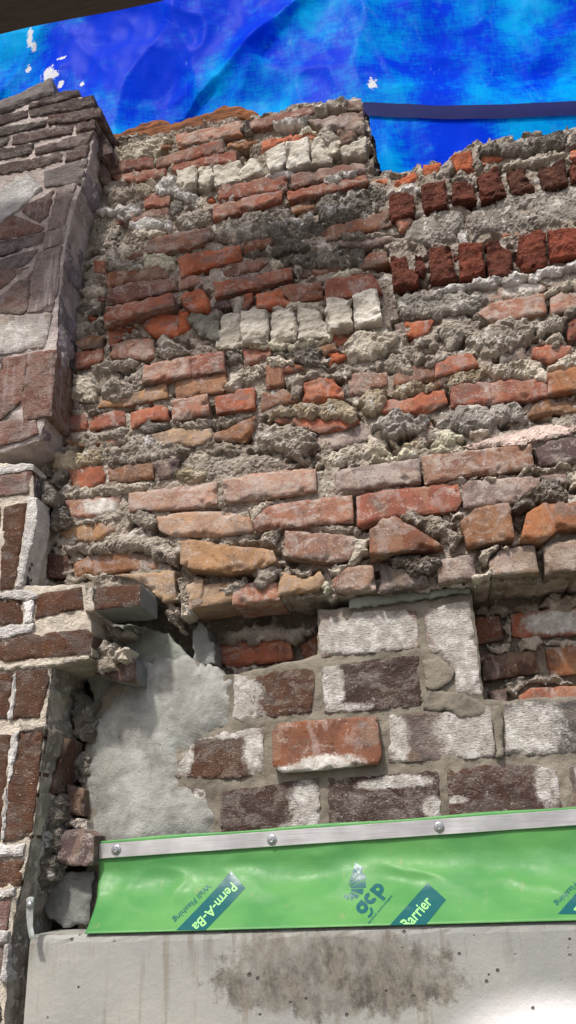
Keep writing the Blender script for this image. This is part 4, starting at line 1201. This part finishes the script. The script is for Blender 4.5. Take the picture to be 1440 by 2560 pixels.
for i in range(nseg + 1):
    p = pa + (pb - pa) * i / nseg + nrm * (0.0010 * math.sin(i * 0.9) * math.sin(i * 0.31)) - pa
    h_ = 0.0125
    prof = [(-h_, 0.0), (-h_, 0.0022), (-h_ + 0.0008, 0.003), (h_ - 0.0008, 0.003), (h_, 0.0022), (h_, 0.0)]
    rings.append([bm.verts.new(p + upv * a + nrm * b) for a, b in prof])
for a, b in zip(rings[:-1], rings[1:]):
    for k in range(6):
        bm.faces.new((a[k], a[(k + 1) % 6], b[(k + 1) % 6], b[k]))
bm.faces.new(rings[0])
bm.faces.new(rings[-1])
bmesh.ops.recalc_face_normals(bm, faces=bm.faces)
me = bpy.data.meshes.new('strip')
bm.to_mesh(me)
bm.free()
link('strip', me, alu, bar, tuple(pa))

steel = mat_plain('zinc_steel', (0.42, 0.43, 0.45), 0.35, 0.85, 0.5, 0.2, 60)
def lathe(prof, n=20):
    vs, fs = [], []
    for r, y in prof:
        for k in range(n):
            a = 2 * math.pi * k / n
            vs.append((r * math.cos(a), -y, r * math.sin(a)))
    for i in range(len(prof) - 1):
        for k in range(n):
            fs.append((i * n + k, i * n + (k + 1) % n, (i + 1) * n + (k + 1) % n, (i + 1) * n + k))
    fs.append(tuple(range((len(prof) - 1) * n, len(prof) * n)))
    return vs, fs
vs, fs = lathe([(0.0085, 0), (0.0088, 0.0012), (0.0078, 0.002), (0.0058, 0.0022)])
washer_me = make_mesh('washer', vs, fs, True)
washer_me.materials.append(steel)
vs, fs = lathe([(0.0056, 0.001), (0.0056, 0.0050), (0.0046, 0.0062), (0.0030, 0.0064), (0.0024, 0.0050)], 6)
head_me = make_mesh('bolt', vs, fs, False)
head_me.materials.append(steel)
for p in list([(-0.5768, -0.012, 1.6026),(-0.2924, -0.012, 1.6077),(-0.0045, -0.012, 1.6159)]) + [tuple(pa + dirn * 1.2 + Vector((0, -0.003, 0)))]:
    p = Vector((p[0], -0.0122, p[2]))
    b_ = link('bolt', head_me, None, bar, tuple(p))
    w_ = bpy.data.objects.new('washer', washer_me)
    COL.objects.link(w_)
    w_.parent = b_

# ------------------------------------------------------------------ metal strap with screw on the pier
st = thing('metal_strap', 'small curved grey metal strap screwed to the foot of the brick pier', 'strap', (-0.74, -0.112, 1.5))
strap_m = mat_plain('dull_galvanised', (0.40, 0.43, 0.41), 0.5, 0.5, 0.5, 0.2, 40)
slab('strap_plate', st, [(-691, 1535),(-685, 1537),(-678, 1536),(-677, 1511),(-676, 1492),(-669, 1474),(-679, 1475),(-684, 1486),(-689, 1512)], 113, 3, strap_m, None, step=3, edge=1, noises=((30, 1.5),), jit=0)
sx, sz = (-683, 1525)
vs, fs = lathe([(0.0062, 0), (0.0062, 0.0012), (0.0045, 0.0038), (0.002, 0.0046)], 16)
link('screw', make_mesh('screw', vs, fs, True), steel, st, (sx / 1000, -0.1135, sz / 1000))

# ------------------------------------------------------------------ blue tarp behind and above the wall
FOLDS = [[(-0.45, 3.833),(-0.113, 4.13)], [(0.016, 4.109),(0.057, 3.835),(0.111, 3.63),(0.184, 3.343)], [(-1.21, 4.039),(-1.056, 4.276),(-0.746, 4.266)], [(-0.904, 4.231),(-0.733, 3.947),(-0.605, 3.697)], [(-0.424, 3.72),(-0.319, 3.869)], [(-0.646, 4.276),(-0.543, 4.007),(-0.501, 3.705)]]
GLINTS = [(-1.124, 4.235),(-1.038, 4.035),(-1.021, 4.007),(0.033, 3.659),(-1.129, 4.111),(-0.906, 3.938),(-0.988, 4.085),(-1.104, 4.188),(-0.983, 3.958)]  # centres of the white glints painted on the tarp; the sheet stays whole
HEM = [(-0.108, 3.571),(0.01, 3.557),(0.191, 3.508),(0.377, 3.472),(0.578, 3.44),(1.031, 3.356)]
def seg_dist(x, z, line):
    best = np.full(x.shape, 1e9)
    sgn = np.zeros(x.shape)
    for (x1, z1), (x2, z2) in zip(line[:-1], line[1:]):
        dx, dz = x2 - x1, z2 - z1
        L = dx * dx + dz * dz
        t = np.clip(((x - x1) * dx + (z - z1) * dz) / L, 0, 1)
        q = np.hypot(x - x1 - t * dx, z - z1 - t * dz)
        m = q < best
        best = np.where(m, q, best)
        sgn = np.where(m, np.sign((x - x1) * dz - (z - z1) * dx), sgn)
    return best * sgn
def tarp_y(x, z):
    y = 0.085 * fbm(x * 1.5 + 3, z * 1.2, 21, 2) + 0.010 * fbm(x * 5, z * 4, 22, 2)
    y = y + 0.060 * np.abs(fbm(x * 1.3 + .5 * z, z * 1.0 - x * .3, 37, 2)) + 0.024 * np.abs(fbm(x * 2.3 + z, z * 2.0 - x * .6, 31, 2)) + 0.016 * np.abs(fbm(x * 6 + 2 * z, z * 5 - x, 33, 2)) + 0.004 * np.abs(fbm(x * 19, z * 11 + 4 * x, 34, 2))
    amps = (0.045, 0.018, 0.02, 0.0, 0.012, 0.012)
    for k, line in enumerate(FOLDS):
        s = seg_dist(x, z, line)
        y = y - amps[k] * np.exp(-np.abs(s) / np.where(s > 0, 0.04, 0.15))
    # the sewn band keeps the sheet taut along its length
    taut = np.clip(np.abs(seg_dist(x, z, HEM)) / 0.22, 0, 1)
    return 0.235 - 0.06 * (z - 3.2) + y * (0.15 + 0.85 * taut * taut * (3 - 2 * taut))
tx, tz = np.meshgrid(np.linspace(-2.0, 1.9, 480), np.linspace(2.2, 5.0, 345), indexing='ij')
ty = tarp_y(tx, tz)
vid = np.arange(tx.size).reshape(tx.shape)
qd = np.stack([vid[:-1, :-1], vid[1:, :-1], vid[1:, 1:], vid[:-1, 1:]], -1).reshape(-1, 4)
glint_mask = np.zeros(tx.shape)
hs = ((.022, .060), (.040, .050), (.045, .026), (.018, .036), (.014, .024), (.011, .020), (.026, .012), (.016, .028), (.016, .026))
for (hx, hz), (rx, rz) in zip(GLINTS, hs):
    q = np.sqrt(((tx - hx) / rx) ** 2 + ((tz - hz) / rz) ** 2)
    glint_mask = np.maximum(glint_mask, np.clip(1.0 - q * 0.6, 0, 1))
tv = np.stack([tx, ty, tz], -1).reshape(-1, 3)
tm = Nodes('blue_tarpaulin')
v = tm.coords(False)
big = tm.noise(tm.scaled(v, (1, 1, 0.8)), 2.4, 2, 0.5, 0.4)
mid = tm.noise(v, 11, 3, 0.6, 0.3)
def tape(sx, sz):
    # woven tapes: every little rectangle of the weave has its own shade
    sn = tm.node('ShaderNodeVectorMath', 0, operation='SNAP', ins={0: v, 1: (sx, 50.0, sz)})
    return tm.node('ShaderNodeTexWhiteNoise', 0, noise_dimensions='3D', ins={'Vector': sn})
weave = tm.math('ADD', tm.math('MULTIPLY', tape(0.030, 0.006), 0.55), tm.math('MULTIPLY', tape(0.006, 0.022), 0.45))
f = tm.math('ADD', tm.math('ADD', big, tm.math('MULTIPLY', mid, 0.38)), tm.math('MULTIPLY', weave, 0.09))
col = tm.mix(tm.step(f, 0.62, 0.92), (0.0, 0.050, 0.88), (0.0, 0.46, 1.0))
# stress whitening along creases
w1 = tm.noise(tm.scaled(v, (1.4, 1, 0.55)), 3.2, 1, 0.4, 0.3)
cr = tm.step(tm.math('ABSOLUTE', tm.math('SUBTRACT', w1, 0.5)), 0.0, 0.012, 1.0, 0.0)
w2 = tm.noise(tm.scaled(v, (1.0, 1, 0.8)), 5.0, 1, 0.4, 0.3)
cr2 = tm.step(tm.math('ABSOLUTE', tm.math('SUBTRACT', w2, 0.5)), 0.0, 0.010, 1.0, 0.0)
brk = tm.step(tm.noise(v, 9, 4, 0.7), 0.50, 0.62)
cr = tm.math('MULTIPLY', tm.math('MAXIMUM', cr, cr2), tm.math('MULTIPLY', brk, 0.12))
col = tm.mix(cr, col, (0.2, 0.5, 0.95))
scuff = tm.math('MULTIPLY', tm.step(tm.noise(tm.scaled(v, (1.6, 1, 0.4)), 24, 4, 0.7, 0.5), 0.66, 0.74), 0.4)
col = tm.mix(scuff, col, (0.14, 0.42, 0.95))
glint = tm.node('ShaderNodeAttribute', 2, attribute_name='lime')
col = tm.mix(tm.step(tm.math('ADD', glint, tm.math('MULTIPLY', tm.noise(v, 60, 4, 0.75), 1.3)), 1.22, 1.32), col, (0.93, 0.95, 0.97))  # glints of bright sky painted white into the blue, masked by the lime attribute
nrm = tm.bump(weave, 0.003, 0.4)
a_ = tm.bsdf(col, 0.40, nrm, 0.02)
tr = tm.node('ShaderNodeBsdfTranslucent', 0, ins={'Color': tm.mix(1, col, (1.0, 1.05, 1.08), 'MULTIPLY')})
mx = tm.t.nodes.new('ShaderNodeMixShader')
mx.inputs[0].default_value = 0.45
tm.put(mx.inputs[1], a_)
tm.put(mx.inputs[2], tr)
tarp_m = tm.finish(mx.outputs[0])
tarp = link('tarp', make_mesh('tarp', tv, qd.tolist(), True, attr=glint_mask.ravel()), tarp_m)
tag(tarp, 'wrinkled bright blue plastic tarp hanging behind the top of the wall', 'tarp')
# woven band sewn along the tarp
hb = HEM
vs, fs = [], []
n_ = 120
for i in range(n_ + 1):
    t = i / n_ * (len(hb) - 1)
    k = min(int(t), len(hb) - 2)
    x = hb[k][0] + (hb[k + 1][0] - hb[k][0]) * (t - k)
    z = hb[k][1] + (hb[k + 1][1] - hb[k][1]) * (t - k)
    for dz in (-0.026, -0.009, 0.009, 0.026):
        vs.append((x, float(tarp_y(np.array([x]), np.array([z + dz]))[0]) - 0.006, z + dz))
fs = [(i * 4 + k, (i + 1) * 4 + k, (i + 1) * 4 + k + 1, i * 4 + k + 1) for i in range(n_) for k in range(3)]
band_m = mat_plain('dark_blue_webbing', (0.006, 0.010, 0.09), 0.7, 0, 0.1, 0.3, 60)
link('seam_band', make_mesh('seam_band', vs, fs, True), band_m, tarp)

# ------------------------------------------------------------------ scaffold plank overhead
pk = {'x1': -0.134, 'y': -0.33, 'z': 3.378}
pm = mat_plain('grey_scaffold_wood', (0.10, 0.085, 0.075), 0.85, 0, 0.2, 0.4, 12, 0.004, (1, 8, 8))
bm = bmesh.new()
x0, x1, yf, zb = -2.6, pk['x1'], pk['y'], pk['z']
n_ = 24
rr = []
for i in range(n_ + 1):
    x = x0 + (x1 - x0) * i / n_
    wv = 0.004 * math.sin(i * 1.3)
    prof = [(yf, zb + .006), (yf - .005, zb), (yf - .222, zb), (yf - .228, zb + .006), (yf - .228, zb + .036), (yf - .222, zb + .042), (yf - .005, zb + .042), (yf, zb + .036)]
    rr.append([bm.verts.new((x, y + wv, z + wv * .4)) for y, z in prof])
for a, b in zip(rr[:-1], rr[1:]):
    for k in range(8):
        bm.faces.new((a[k], b[k], b[(k + 1) % 8], a[(k + 1) % 8]))
bm.faces.new(rr[0])
bm.faces.new(rr[-1])
bmesh.ops.recalc_face_normals(bm, faces=bm.faces)
me = bpy.data.meshes.new('scaffold_plank')
bm.to_mesh(me)
bm.free()
o = link('scaffold_plank', me, pm)
tag(o, 'dark wooden scaffold plank overhead crossing the top left corner', 'plank')
